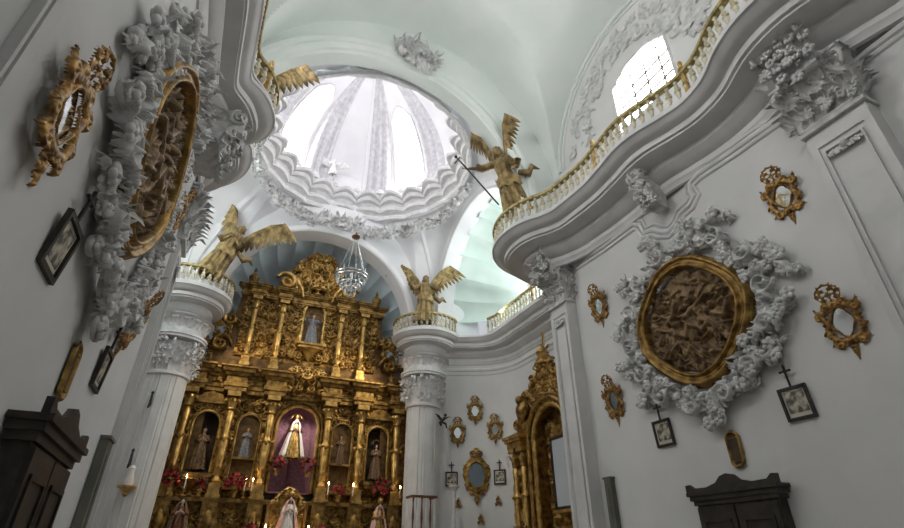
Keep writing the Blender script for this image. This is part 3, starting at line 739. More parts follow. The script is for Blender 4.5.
# ------------------------------------------------------------------ mirrors, prints, oval relief
def mirror_meshes(seed):
    R = Relief(.50, .70, .007, -.35); rr = random.Random(seed)
    # shield outline round the glass, wide shoulders, pointed foot
    def hw(z): return .115 + .035 * math.sin((z + .16) * 9) if z > -.14 else max(0, .10 * (z + .36) / .2)
    g = R.inside(0, .05, .088, .125, 4, .08)
    body = [(-.13, -.10), (-.16, .0), (-.125, .06), (-.165, .16), (-.10, .2), (0, .24)]
    R.curve(body, [.03, .035, .03, .04, .04, .045], .045)
    R.curve([(-.12, -.1), (-.06, -.13), (0, -.14)], [.035, .035, .035], .04)
    R.ring(0, .05, .098, .135, .018, .04, 4, .08)
    R.spiral(-.175, .155, .055, 0, 1.3, .020, .05); R.spiral(-.165, -.04, .045, 3, 1.3, .018, .045, -1); R.spiral(-.10, -.16, .045, 2, 1.2, .018, .045)
    R.spiral(-.075, .235, .05, 4, 1.2, .02, .05, -1)
    R.rose(-.15, .06, .055, .05, 5, 1); R.rose(0, .245, .06, .06, 7, 0); R.rose(0, -.17, .065, .055, 6, 0)
    R.leafl(-.03, -.2, .14, -PI / 2 + .15, .035, .04); R.leafl(-.16, .2, .09, 2.2, .03, .04); R.leafl(-.15, -.1, .08, 4.0, .025, .04)
    R.blob(0, -.25, .035, .04); R.blob(0, -.30, .022, .03); R.blob(0, -.335, .015, .02)
    for k in range(14): R.rose(-rr.uniform(.1, .17), rr.uniform(-.16, .24), rr.uniform(.02, .035), rr.uniform(.045, .065), 5, rr.random() * 6)
    R.sym(); R.hole |= g
    return R
def crest_relief(seed):
    R = Relief(.30, .26, .007, 0)
    R.curve([(0, 0), (0, .09)], .014, .025); R.spiral(-.05, .09, .04, 0, 1.2, .012, .028); R.spiral(-.095, .15, .038, 2, 1.1, .012, .028, -1); R.spiral(-.035, .185, .035, 1, 1.2, .012, .028)
    R.curve([(-.02, .03), (-.09, .07), (-.125, .14), (-.09, .20), (0, .24)], .011, .028); R.rose(0, .13, .04, .035, 6); R.rose(0, .235, .025, .03, 5); R.rose(-.12, .14, .025, .03, 5); R.rose(-.06, .225, .022, .03, 5)
    R.sym(); return R
def glass_mb(a, b, y, cz=0.):
    mb = MB(); o = []
    for i in range(40):
        t = 2 * PI * i / 40; r = 1 + .08 * math.cos(4 * t); o.append((a * r * math.cos(t), cz + b * r * math.sin(t)))
    mb.prism(o, y, -.004); return mb
def mirror(label, loc, rz, seed, group, mg='mirror', tilt=0., fm='frame'):
    t = thing('mirror', label, 'mirror', loc, rz, group); t.rotation_euler = (tilt, 0, rz)
    R = mirror_meshes(seed); R.build('frame', fm, t, (0, -.01, 0)); glass_mb(.105, .142, -.018, .05).build('glass', mg, t)
    c = crest_relief(seed).build('crest', 'frame', t, (0, -.012, .225), (.3, 0, 0)); return t
m0 = mirror('gilt framed mirror high on the right wall, nearest the white pilaster and window', (XR - .01, 2.70, 5.22), RW, 1, 'gilt mirrors on the nave walls', tilt=.12)
dup(m0, (XR - .01, 2.63, 3.60), rot=(.12, 0, RW), label='gilt framed mirror right of the oval relief and above the larger print')
dup(m0, (XR - .01, 6.05, 5.26), rot=(.12, 0, RW), label='gilt mirror beside the corner pilaster, upper of two left of the oval relief')
m4 = mirror('dark glassed gilt mirror beside the corner pilaster, left of the oval relief', (XR - .01, 6.06, 3.66), RW, 4, 'gilt mirrors on the nave walls', 'darkmirror', .12)
dup(m0, (XL + .04, 2.33, 3.38), rot=(-.01, 0, LW), scale=(1.05, 1, 1.12), label='gilt mirror with a bright glass nearest on the left wall')
dup(m0, (XL + .01, 6.05, 5.26), rot=(.12, 0, LW), label='gilt mirror behind the far side of the left wall relief, only its crest standing out')
dup(m4, (XL + .05, 5.42, 3.55), rot=(.24, 0, LW), label='gilt mirror seen edge on at the far end of the left wall')

def print_frame(label, loc, rz, w, h, group, tilt=.08):
    t = thing('framed_print', label, 'picture', loc, rz, group); t.rotation_euler = (tilt, 0, rz)
    mb = MB(); f = .03
    for s in (-1, 1): mb.box((s * (w / 2 - f / 2), -.015, 0), (f, .03, h)); mb.box((0, -.015, s * (h / 2 - f / 2)), (w - 2 * f + .002, .0298, f))
    mb.build('frame', 'wood', t)
    mb = MB(); mb.box((0, -.006, 0), (w - f, .01, h - f)); mb.build('mount', 'mount', t)
    mb = MB(); mb.box((0, -.012, .01), (w - f * 3.2, .004, h - f * 4.2)); mb.build('print', 'paper', t)
    mb = MB(); mb.box((0, -.012, h / 2 + .11), (.018, .018, .22)); mb.box((0, -.012, h / 2 + .165), (.10, .017, .018))
    for p in ((0, h / 2 + .225), (-.055, h / 2 + .165), (.055, h / 2 + .165)): mb.ell((p[0], -.012, p[1]), .014, 8, 5)
    mb.build('cross', 'black', t); return t
p0 = print_frame('small print with a black cross above it, right of the oval relief', (XR - .015, 3.35, 3.02), RW, .31, .34, 'station prints')
dup(p0, (XR - .015, 5.22, 3.07), rot=(.08, 0, RW), label='small print with a black cross above it, between the oval relief and the corner pilaster')
dup(p0, (XL + .015, 3.06, 3.10), rot=(.12, 0, LW), label='print with a black cross above it on the left wall, below the bright mirror')
dup(p0, (XL + .015, 5.05, 3.0), rot=(.08, 0, LW), label='print with a black cross above it at the far end of the left wall')

def small_gilt(label, loc, rz):
    t = thing('gilt_picture', label, 'picture', loc, rz); R = Relief(.22, .46, .006, -.23)
    R.curve([(-.075, -.15), (-.08, .13), (-.05, .17), (0, .185)], .022, .035); R.curve([(-.075, -.14), (-.04, -.185), (0, -.19)], .022, .035); R.rose(0, .19, .035, .04, 5); R.rose(-.07, .15, .025, .04, 5); R.rose(-.065, -.16, .025, .04, 5)
    R.curve([(-.06, .12), (0, .12)], .012, .03); R.curve([(-.06, -.13), (0, -.13)], .012, .03); R.sym(); R.build('frame', 'gold', t)
    mb = MB(); mb.box((0, -.006, 0), (.14, .012, .32)); mb.build('picture', 'dark', t); return t
small_gilt('small gilt frame with a dark picture between the oval relief and the right cabinet', (XR - .01, 4.22, 2.70), RW)
small_gilt('narrow gilt frame on the left wall above the cabinet', (XL + .01, 4.15, 2.72), LW)

# oval relief: gilt frame, carved scene, plaster surround
def oval(side):
    X, rz, s = (XR, RW, 1) if side == 'right' else (XL, LW, -1)
    oy, ox = (4.32, .02) if side == 'right' else (3.95, .03)
    t = thing('oval_relief', 'large carved gilt oval relief of many figures on the %s wall' % side, 'relief', (X - s * ox, oy, 4.36 if s > 0 else 4.5), rz, rot=(.06, 0, rz))
    # carved scene
    R = Relief(1.56, 1.56, .011); rr = random.Random(5)
    for k in range(9):      # figures
        x, z = rr.uniform(-.48, .48), rr.uniform(-.45, .45); a = rr.uniform(-.8, .8)
        R.blob(x, z, .055, .17, 1.25); 
        for q in range(8): R.leafl(x + rr.uniform(-.08, .08), z - .08, rr.uniform(.3, .5), -PI / 2 + a + rr.uniform(-.35, .35), rr.uniform(.04, .07), rr.uniform(.08, .15))
        R.curve([(x, z - .12), (x + rr.choice((-1, 1)) * .14, z - .2), (x + rr.uniform(-.3, .3), z - .02)], [.05, .045, .035], .15)
    for k in range(40): R.blob(rr.uniform(-.6, .6), rr.uniform(-.6, .6), rr.uniform(.025, .05), rr.uniform(.07, .12), rr.uniform(.6, 1.6))
    for k in range(110): R.leafl(rr.uniform(-.65, .65), rr.uniform(-.65, .65), rr.uniform(.12, .32), rr.random() * 6.28, rr.uniform(.02, .04), rr.uniform(.06, .13))
    R.H = np.maximum(R.H, .02); R.build('carved_scene', 'bronze', t, (0, -.02, 0), mask=R.inside(0, 0, .74, .70, 8, .03))
    # gilt frame
    F = Relief(1.9, 1.9, .011)
    for a, w, h in ((.735, .035, .14), (.79, .03, .10), (.845, .04, .13), (.89, .02, .07)): F.ring(0, 0, a, a * .97, w, h, 4, .035)
    F.H = np.where(F.inside(0, 0, .74, .72, 4, .03) & (F.H < .001), 0, F.H); F.build('frame', 'gold', t, (0, -.03, 0))
    # surround
    u = thing('stucco_surround', 'grey stucco wreath of leaves and scrolls round the oval relief on the %s wall' % side, 'stucco', (X - s * .005, 4.32 if s > 0 else 4.1, 4.36), rz)
    S = Relief(3.3, 3.1, .013, -1.5); S.soft = 5; rr = random.Random(21)
    def ringpts(rf, n, jit): return [((rf(a) + rr.uniform(-jit, jit)) * math.cos(a), (rf(a) + rr.uniform(-jit, jit)) * math.sin(a)) for a in np.linspace(0, 2 * PI, n, endpoint=False)]
    rad = lambda a: .98 + .05 * math.cos(5 * a + 1)
    S.froth(ringpts(rad, 44, .04), .105, .22, 2, .8)
    S.froth(ringpts(lambda a: rad(a) + .13, 36, .05), .10, .16, 3, .55)
    # arms of the wreath (local x right = towards the viewer on the right wall)
    arms = [[(.95, .15), (1.1, .24), (1.25, .22), (1.38, .12), (1.45, -.02)], [(.9, .4), (1.05, .5), (1.2, .42), (1.33, .3)], [(.45, 1.0), (.6, 1.12), (.78, 1.16), (.9, 1.05)], [(-.2, 1.1), (-.32, 1.25), (-.42, 1.38), (-.28, 1.35)], [(-.75, .9), (-.9, 1.02), (-1.05, .98), (-1.0, .8)],
            [(-1.05, .45), (-1.22, .4), (-1.35, .25)], [(-1.05, -.1), (-1.2, -.2), (-1.36, -.28), (-1.2, -.38)], [(-.85, -.65), (-.98, -.78), (-1.1, -.85)], [(-.3, -.95), (-.22, -1.05), (-.08, -1.12)], [(.3, -.95), (.2, -1.08), (.05, -1.2), (0, -1.3)], [(.75, -.75), (.9, -.85), (.98, -.68)], [(1.0, -.35), (1.15, -.4), (1.2, -.25), (1.32, -.3)], [(.1, 1.12), (.22, 1.26), (.3, 1.34)], [(.62, -.95), (.5, -1.05), (.42, -.98)]]
    for i, p in enumerate(arms): S.froth(p, .085, .17, 30 + i, .85); S.curve(p, .045, .14)
    for a in np.linspace(0, 2 * PI, 14, endpoint=False): S.spiral(1.1 * math.cos(a), 1.1 * math.sin(a), .15, a * 2, 1.3, .035, .2, rr.choice((-1, 1)))
    S.hole |= S.inside(0, 0, .86, .84, 4, .03) & ~((S.X > .62) & (S.Z > -.4) & (S.Z < .35) & (S.H > .16))
    flip = side == 'left'
    S.build('leaf_wreath', 'stucco', u, flip=flip)
    # loose leaves standing proud of the wreath
    mb = MB()
    for k in range(150):
        a = rr.random() * 2 * PI; r = rad(a) + rr.uniform(-.06, .2); x, z = r * math.cos(a), r * math.sin(a); x = -x if flip else x
        mb.leaf((x, -.10, z), (rr.uniform(-.8, .8), -1, rr.uniform(-.8, .8)), (rr.uniform(-1, 1), -.3, rr.uniform(-1, 1)), rr.uniform(.07, .12), rr.uniform(.06, .09), rr.uniform(.6, 1.1))
    for i, p in enumerate(arms):
        for (x, z) in p:
            for q in range(3): mb.leaf(((-x if flip else x) + rr.uniform(-.06, .06), -.08, z + rr.uniform(-.06, .06)), (rr.uniform(-1, 1), -1, rr.uniform(-1, 1)), (rr.uniform(-1, 1), -.3, rr.uniform(-1, 1)), rr.uniform(.06, .11), rr.uniform(.05, .08), rr.uniform(.6, 1.1))
    spots = [(rad(a) * math.cos(a), rad(a) * math.sin(a)) for a in [rr.random() * 2 * PI for _ in range(45)]] + [q for p in arms for q in p] * 2
    for (x, z) in spots:
        x = (-x if flip else x) + rr.uniform(-.07, .07); z += rr.uniform(-.07, .07); y = -rr.uniform(.06, .17); q0 = rr.random() * 6; r1 = rr.uniform(.028, .045)
        for q in range(5): mb.ell((x + r1 * 1.25 * math.cos(q0 + q * 1.257), y, z + r1 * 1.25 * math.sin(q0 + q * 1.257)), (r1, r1 * .8, r1), 7, 5)
        mb.ell((x, y - r1 * .5, z), r1 * .7, 6, 4)
        if rr.random() < .45:
            r2 = rr.uniform(.05, .08); d0 = rr.choice((-1, 1)); mb.tube([(x + r2 * (1.3 - q / 9) * math.cos(q0 + d0 * q * .62), y + .03, z + r2 * (1.3 - q / 9) * math.sin(q0 + d0 * q * .62)) for q in range(10)], [.012 + .014 * math.sin(q / 9 * PI) for q in range(10)], 6)
    mb.build('curling_leaves', 'stucco', u, sharp=0)
oval('right'); oval('left')

# cabinets
def cabinet(label, X, s, rz):
    t = thing('cabinet', label, 'cabinet', (X - s * .02, 4.30 if s > 0 else 4.0, 0), rz); W, D = 1.04, .12
    mb = MB(); mb.box((0, -D / 2, 1.12), (W, D, 2.24)); mb.build('carcass', 'wood', t)
    mb = MB(); mb.box((0, -D / 2 - .02, 2.22), (W + .1, D + .06, .05)); mb.box((0, -D / 2 - .03, 2.265), (W + .14, D + .09, .04)); mb.box((0, -D / 2 - .01, 2.17), (W + .05, D + .03, .05)); 
    o = [(-W / 2 - .08, 2.28), (-W / 2 - .08, 2.37), (-W / 2 - .02, 2.375), (-W / 2 + .04, 2.33), (-.3, 2.325), (-.16, 2.36), (-.09, 2.42), (0, 2.44)]
    o = o + [(-x, z) for x, z in o[::-1][1:]]; mb.prism(o[::-1], -D - .05, -D - .01)
    mb.build('cornice', 'wood', t)
    for q in (-1, 1):
        d = MB(); d.box((q * W / 4, -D - .015, 1.12), (W / 2 - .03, .03, 2.0)); dd = d.build('door', 'wood', t)
        f = MB()
        for z0, z1 in ((.25, 1.0), (1.12, 1.98)):
            for r in (-1, 1): f.box((q * W / 4 + r * .17, -D - .035, (z0 + z1) / 2), (.03, .02, z1 - z0)); 
            for z in (z0, z1): f.box((q * W / 4, -D - .035, z), (.37, .0195, .03))
        f.build('door_panel', 'wood', dd); k = MB(); k.ell((q * .05, -D - .045, 1.1), .015, 8, 6); k.build('knob', 'brown', dd)
cabinet('dark wooden cabinet with a peaked cornice against the right wall', XR, 1, RW)
cabinet('dark wooden cabinet with a peaked cornice against the left wall', XL, -1, LW)
for X, s, y, rz, lab in ((XR, 1, 6.42, RW, 'upright olive grey panel at the foot of the right corner pilaster'), (XL, -1, 6.25, LW, 'upright olive grey panel against the far left wall')):
    t = thing('wall_panel', lab, 'panel', (X - s * .005, y, 0), rz); w = .14 if s > 0 else .28
    mb = MB(); mb.box((0, -.04, 1.32), (w, .08, 2.62)); mb.build('board', 'panel', t); mb = MB(); mb.box((0, -.045, 2.645), (w + .03, .10, .03)); mb.box((0, -.085, 1.3), (w * .2, .012, 2.4)); mb.build('trim_strip', 'panel', t)
# hanging oil lamp bracket and small crosses on the left column
def corbel(label, loc):
    t = thing('bracket_shelf', label, 'bracket', loc); mb = MB(); mb.lathe([(.02, -.16), (.05, -.12), (.04, -.09), (.10, -.03), (.17, 0), (.17, .03)], n=14, square=False); mb.build('shelf', 'goldb', t)
    mb = MB(); mb.lathe([(.07, .03), (.09, .1), (.06, .22), (.05, .3), (.07, .34), (.02, .4)], n=12); mb.build('lantern', 'whitec', t); return t
corbel('small white lantern on a gilt shelf on the left column', (-1.33, 12.04, 2.78))
def bracket(label, loc, s=1.):
    t = thing('cherub_bracket', label, 'candle holder', loc); mb = MB()
    mb.tube([(0, 0, 0), (.02 * s, -.06, -.08), (.0, -.1, -.02), (.06 * s, -.14, .06), (.1 * s, -.16, .12)], [.02, .03, .035, .03, .02], 8); mb.ell((.1 * s, -.16, .16), .04, 8, 6); mb.tube([(0, -.1, 0), (.12 * s, -.14, -.06), (.16 * s, -.12, -.16)], [.03, .03, .015], 8); mb.build('body', 'black', t)
    w = MB(); w.leaf((.03 * s, -.08, .02), (-s, -.3, 0), (-s * .6, 0, 1), .22, .1, .5); w.leaf((.06 * s, -.1, .02), (s, -.3, 0), (s * .8, 0, .8), .2, .1, .5); w.build('wing', 'black', t); return t
bracket('black winged cherub bracket on the right altarpiece column', (5.22, 12.36, 4.68), 1)
for lab, lo in (('slim black hook high on the left altarpiece column', (-1.38, 12.14, 4.45)), ('slim black hook low on the left altarpiece column above the lantern', (-1.42, 12.15, 3.3))):
    t = thing('iron_hook', lab, 'hook', lo); mb = MB(); mb.tube([(0, 0, .2), (0, -.03, .1), (.01, -.05, -.1), (.0, -.1, -.16), (0, -.13, -.08)], [.012, .022, .03, .02, .01], 8); mb.ell((0, -.03, .16), .03, 8, 6); mb.build('hook', 'black', t)

# transept wall: three mirrors, oval mirror, prints
wa = math.atan2(-.7, 1.4)
def wp(x, y, z, off=.0): return (x - .447 * off, y - .894 * off, z)
def on_wall(x):             # point of the curved transept wall at this x
    k = [i for i in range(len(PR)) if PR[i][1] > 11 and PR[i][0] > 5.5]; i = min(k, key=lambda i: abs(PR[i][0] - x)); T = PR[min(i + 1, len(PR) - 1)] - PR[i - 1]
    return PR[i][0], PR[i][1], math.atan2(-T[1], -T[0])
def tw(f, label, x, z, *a, sc=None, **kw):
    px, py, rz = on_wall(x); n = (math.sin(rz), -math.cos(rz)); return (px + n[0] * .02, py + n[1] * .02, z), rz
lo, rz = tw(None, '', 5.79, 4.43); g = 'small gilt mirrors in the right transept'
a = mirror('small gilt mirror in the right transept, left of the three', lo, rz, 7, g, 'mirror', 0, 'gold')
lo, rz = tw(None, '', 6.24, 5.0); dup(a, lo, rz, 'small gilt mirror in the right transept, highest of the three')
lo, rz = tw(None, '', 6.66, 4.5); dup(a, lo, rz, 'small gilt mirror in the right transept, right of the three beside the side altar')
lo, rz = tw(None, '', 6.22, 3.45)
t = thing('oval_mirror', 'large gilt oval mirror below the three small mirrors in the right transept', 'mirror', lo, rz)
R = Relief(.8, 1.4, .011, -.7); R.ring(0, 0, .22, .30, .06, .07); R.ring(0, 0, .29, .37, .05, .05, 8, .06)
R.froth([(-.24, .2), (-.3, 0), (-.24, -.22), (-.12, -.38), (-.1, .38), (0, -.48), (0, .46), (-.05, .55), (0, -.58)], .065, .08, 4, 1.); R.leafl(0, -.5, .2, -PI / 2, .04, .05); R.spiral(-.09, .5, .09, 0, 1.3, .025, .07); R.spiral(-.27, .12, .09, 0, 1.2, .025, .07); R.spiral(-.2, -.32, .09, 0, 1.2, .025, .07); R.rose(0, .62, .06, .06, 6)
R.sym(); R.hole |= R.inside(0, 0, .19, .27); R.build('frame', 'gold', t)
mb = MB(); mb.prism([(.21 * math.cos(q), .29 * math.sin(q)) for q in np.linspace(0, 2 * PI, 40, endpoint=False)], -.02, 0); mb.build('glass', 'darkmirror', t)
for x, z, lab in ((5.68, 3.35, 'small print under a black cross, left of the large oval mirror'), (6.72, 3.39, 'small print under a black cross, right of the large oval mirror')):
    lo, rz = tw(None, '', x, z); dup(p0, lo, rot=(0, 0, rz), label=lab)
def plaque(label, x, z):
    lo, rz = tw(None, '', x, z); t = thing('gilt_plaque', label, 'plaque', lo, rz); R = Relief(.24, .26, .009, -.12); R.froth([(-.06, -.02), (0, .05), (-.03, -.04)], .045, .05, 9, 1); R.rose(0, 0, .075, .05, 6); R.rose(0, .085, .035, .04, 5); R.sym(); R.build('carving', 'frame', t)
plaque('small gilt carving below and left of the large oval mirror', 5.84, 2.80); plaque('small gilt carving below and right of the large oval mirror', 6.66, 2.84); plaque('small gilt carving lowest under the large oval mirror', 6.28, 2.44)
# ------------------------------------------------------------------ statues
def figure_body(sc=1., arms='pray', wings=False, vox=.02, m='angel', hands=True):
    """standing figure facing -Y, 1.65 tall, one continuous surface"""
    mb = MB()
    mb.ell((0, -.005, 1.50), (.082, .10, .118), 14, 10); mb.ell((0, -.10, 1.485), (.014, .022, .024), 8, 6); mb.ell((0, -.082, 1.44), (.03, .02, .018), 8, 6)
    for s in (-1, 1): mb.ell((s * .034, -.088, 1.515), (.016, .012, .011), 8, 6); mb.ell((s * .082, .0, 1.49), (.012, .02, .03), 8, 6)
    mb.tube([(0, .01, 1.30), (0, 0, 1.42)], [.055, .045], 10)
    mb.tube([(0, 0, .88), (0, 0, 1.02), (0, 0, 1.18), (0, .01, 1.30), (0, .01, 1.36)], [.135, .115, .14, .12, .05], 14)
    for s in (-1, 1):
        sh = Vector((s * .17, .01, 1.30))
        if arms == 'pray': el, wr = Vector((s * .23, -.04, 1.05)), Vector((s * .05, -.20, 1.16))
        elif arms == 'open': el, wr = Vector((s * .34, -.05, 1.16)), Vector((s * .46, -.2, 1.32))
        elif arms == 'staff': el, wr = (Vector((s * .38, -.10, 1.30)), Vector((s * .62, -.16, 1.42))) if s < 0 else (Vector((s * .3, -.06, 1.06)), Vector((s * .28, -.26, .98)))
        else: el, wr = Vector((s * .22, .02, 1.04)), Vector((s * .2, -.12, .86))
        mb.tube([sh - Vector((s * .06, 0, 0)), sh, el, wr], [.06, .058, .043, .028], 10)
        d = (wr - el).normalized(); side = d.cross(Vector((0, 0, 1))).normalized(); c = wr + d * .05
        mb.ell(tuple(c), (.032, .022, .042), 8, 6)
        if hands:
            up = side.cross(d)
            for k in range(4):
                o = side * ((k - 1.5) * .019); L = (.055, .066, .062, .048)[k]
                b = c + d * .03 + o; mb.tube([b, b + d * L * .55 + up * .006, b + d * L * .9 - up * .02], [.0095, .009, .007], 6)
            b = c + side * .03; mb.tube([b, b + side * .025 + d * .02, b + side * .03 + d * .05], [.011, .010, .008], 6)
        mb.tube([(s * .075, 0, .9), (s * .085, -.03, .5), (s * .085, 0, .09)], [.085, .062, .036], 10)
        mb.tube([(s * .085, .02, .05), (s * .09, -.08, .035), (s * .095, -.15, .025)], [.04, .036, .024], 8)
    o = mb.build('body', m, None, sharp=0)
    md = o.modifiers.new('join', 'REMESH'); md.mode = 'VOXEL'; md.voxel_size = vox; md.use_smooth_shade = True
    sm = o.modifiers.new('soft', 'SMOOTH'); sm.factor = .5; sm.iterations = 2
    return o
def robe_mb(hem=.06, flare=.30, folds=9, top=1.30, belt=1.02, seed=0, n=72):
    R = random.Random(seed); ph = R.random() * 6; rows = []
    for i in range(26):
        t = i / 25; z = top + (hem - top) * t
        r = np.interp(t, [0, .12, .24, .45, 1], [.11, .165, .14, .20, flare]); ry = r * .82; amp = .006 + .045 * t ** 1.2
        row = []
        for j in range(n):
            a = 2 * PI * j / n; f = amp * (math.sin(folds * a + ph + t * 1.4) + .5 * math.sin((folds * 2 + 1) * a - t * 3)) 
            row.append(((r + f) * math.cos(a), (ry + f) * math.sin(a) - .01, z + .02 * math.sin(5 * a) * t))
        rows.append(row)
    mb = MB(); mb.grid(rows, cv=True); return mb
def sleeve(mb, s, sh, el, wr): mb.tube([sh, el, el.lerp(wr, .7)], [.075, .08, .07], 10, cap=False)
def hair_mb(long=False):
    mb = MB(); R = random.Random(3); mb.ell((0, .02, 1.525), (.095, .105, .112), 14, 8)
    for k in range(26):
        a = R.uniform(-.15 * PI, 1.15 * PI); z = R.uniform(1.44 if not long else 1.32, 1.6); mb.ell((.088 * math.cos(a), .02 + .09 * math.sin(a), z), (.026, .026, .03), 8, 5)
    return mb
def wing_mb(s=1, L=.95, up=1.):
    """feathered wing from the shoulder, spreading to side s and upwards"""
    mb = MB(); arm = [Vector((0, 0, 0)), Vector((s * .18, .05, .22 * up)), Vector((s * .40, .07, .42 * up)), Vector((s * .62, .06, .50 * up))]
    mb.tube(arm, [.05, .055, .04, .02], 8)
    for rowk, (l0, n, yo) in enumerate(((.62, 13, .0), (.38, 12, -.02), (.2, 11, -.035))):
        for k in range(n):
            t = k / (n - 1); i = min(2, int(t * 3)); f = t * 3 - i; b = arm[i].lerp(arm[i + 1], f); a = -PI / 2 + (1.0 * t ** 1.3) * 1.1
            d = Vector((s * math.cos(a), .12, math.sin(a) if True else 0)).normalized(); L2 = l0 * (.65 + .55 * t) * L
            side = d.cross(Vector((0, 1, 0))).normalized(); w = .062; rows = []
            for q in np.linspace(0, 1, 7):
                c = b + d * (L2 * q) + Vector((0, yo + .10 * q * q, 0)); ww = w * math.sqrt(max(.004, math.sin(PI * min(.995, .22 + q * .78)))); rows.append([c - side * ww, c + Vector((0, -.016, 0)), c + side * ww, c + Vector((0, .012, 0))])
            mb.grid(rows, cv=True)
    return mb
def angel(label, loc, rot, sc, arms='open', staff=False, wingup=1.2, wl=1., spread=1.):
    t = thing('angel_statue', label, 'statue', loc, rot=rot); t.scale = (sc, sc, sc)
    b = figure_body(arms=arms, vox=.016, m='angel'); b.parent = t
    h = hair_mb(True).build('hair', 'angel', t, sharp=0)
    r = robe_mb(.12, .27, 8, 1.33, seed=int(sc * 10)); 
    for s in (-1, 1):
        e = {'open': Vector((s * .34, -.05, 1.16)), 'staff': Vector((s * .38, -.10, 1.30)) if s < 0 else Vector((s * .3, -.06, 1.06))}.get(arms, Vector((s * .23, -.04, 1.05)))
        sleeve(r, s, Vector((s * .13, .01, 1.30)), e, e + Vector((s * .1, -.1, .1)))
    r.build('robe', 'angel', t, sharp=0)
    sk = MB(); rr = random.Random(9)      # swirling over-drape
    rows = []
    for i in range(30):
        q = i / 29; a = q * 2.2 * PI; rad = .21 + .06 * q; row = []
        for j in range(6): row.append(((rad + .02 * j % 2 * .02) * math.cos(a + 1), (rad * .8) * math.sin(a + 1) - .02, 1.08 - .30 * q - .035 * j + .03 * math.sin(6 * a)))
        rows.append(row)
    sk.grid(rows); sk.tube([(.24, .05, .95), (.42, .12, .85), (.5, .2, .98), (.62, .22, .86)], [.05, .08, .07, .01], 8); sk.build('sash', 'angel', t, sharp=0)
    for s in (-1, 1): wg = wing_mb(s, wl, wingup); wg.v = [(q[0] * spread, q[1], q[2]) for q in wg.v]; wg.build('wing', 'angel', t, (s * .07, .12, 1.18), sharp=30)
    if staff:
        k = MB(); k.tube([(-.78, -.14, 1.75), (-.64, -.19, 1.42), (-.25, -.32, .42)], [.013, .016, .016], 8); k.ell((-.79, -.14, 1.78), .035, 8, 6); k.tube([(-.87, -.15, 1.66), (-.71, -.13, 1.74)], .012, 6)
        k.build('staff', 'wood', t)
    return t
angel('gilded winged angel standing over the column right of the altarpiece', (4.58, 11.98, 7.1), (0, 0, -.37), .98, 'open', wingup=1.7, wl=.8)
angel('gilded winged angel leaning out over the column left of the altarpiece', (-1.0, 11.9, 7.25), (.0, .34, -.2), 1.06, 'pray', wingup=2.0, wl=.75)
angel('gilded angel with a long staff leaning from the right nave balustrade into the crossing', (4.8, 7.1, 7.55), (.45, -.12, -1.0), 1.05, 'staff', True, 2.0, wl=.65, spread=.5)
angel('gilded angel on the left nave cornice, only its wing and arm showing past the stonework', (-.98, 6.45, 7.08), (0, .38, -.6), .85, 'open', wingup=1.6, wl=.6)

def saint(label, loc, rz, h, robe='brownrobe', arms='pray', mantle=None, flare=.27, halo=False, crown=False, vox=.03, skin='skin', cat='statue', name='saint_statue'):
    t = thing(name, label, cat, loc, rz); s = h / 1.65; t.scale = (s, s, s)
    b = figure_body(arms=arms, vox=vox, m=skin, hands=False); b.parent = t
    hair_mb().build('hair', 'wood', t, sharp=0)
    r = robe_mb(.03, flare, 8, 1.34, seed=int(h * 100))
    for q in (-1, 1): e = Vector((q * .23, -.04, 1.05)) if arms == 'pray' else Vector((q * .34, -.05, 1.16)); sleeve(r, q, Vector((q * .13, .01, 1.30)), e, e + Vector((-q * .12, -.12, .08)))
    r.build('robe', robe, t, sharp=0)
    if mantle:
        rows = []
        for i in range(20):
            q = i / 19; z = 1.62 - 1.58 * q; rad = np.interp(q, [0, .08, .2, 1], [.02, .12, .2, flare * 1.75]); row = []
            for j in range(49):
                a = -PI * .30 + (PI * 1.6) * j / 48; f = .02 * q * math.sin(12 * a); row.append(((rad + f) * math.cos(a), (rad * .75 + f) * math.sin(a) + .01, z))
            rows.append(row)
        mb = MB(); mb.grid(rows); mb.build('mantle', mantle, t, sharp=0, solid=.012)
    if halo or crown:
        mb = MB()
        if crown: mb.lathe([(.07, 1.60), (.09, 1.64), (.11, 1.70), (.09, 1.75), (.02, 1.79), (.012, 1.84)], n=12)
        if halo:
            mb.tube([(.2 * math.cos(a), .06, 1.6 + .2 * math.sin(a)) for a in np.linspace(0, PI, 15)], .012, 6)
            for a in np.linspace(0, PI, 11): mb.tube([(.2 * math.cos(a), .06, 1.6 + .2 * math.sin(a)), (.27 * math.cos(a), .06, 1.6 + .27 * math.sin(a))], [.014, .003], 5)
        mb.build('crown', 'goldb', t)
    return t
# putto on the ring of the dome
t = thing('putto_statue', 'small white putto seated on the scalloped ring of the dome', 'statue', (CX - .5, CY + 2.1, 11.2), 0)
b = figure_body(arms='open', vox=.02, m='stuccow'); b.parent = t; t.scale = (.48,) * 3
mb = hair_mb(); mb.build('hair', 'stucco', t, sharp=0); robe_mb(.4, .22, 6, 1.0).build('drapery', 'stuccow', t, sharp=0)
for s in (-1, 1): wing_mb(s, .7, 1.).build('wing', 'stuccow', t, (s * .06, .1, 1.2), sharp=30)
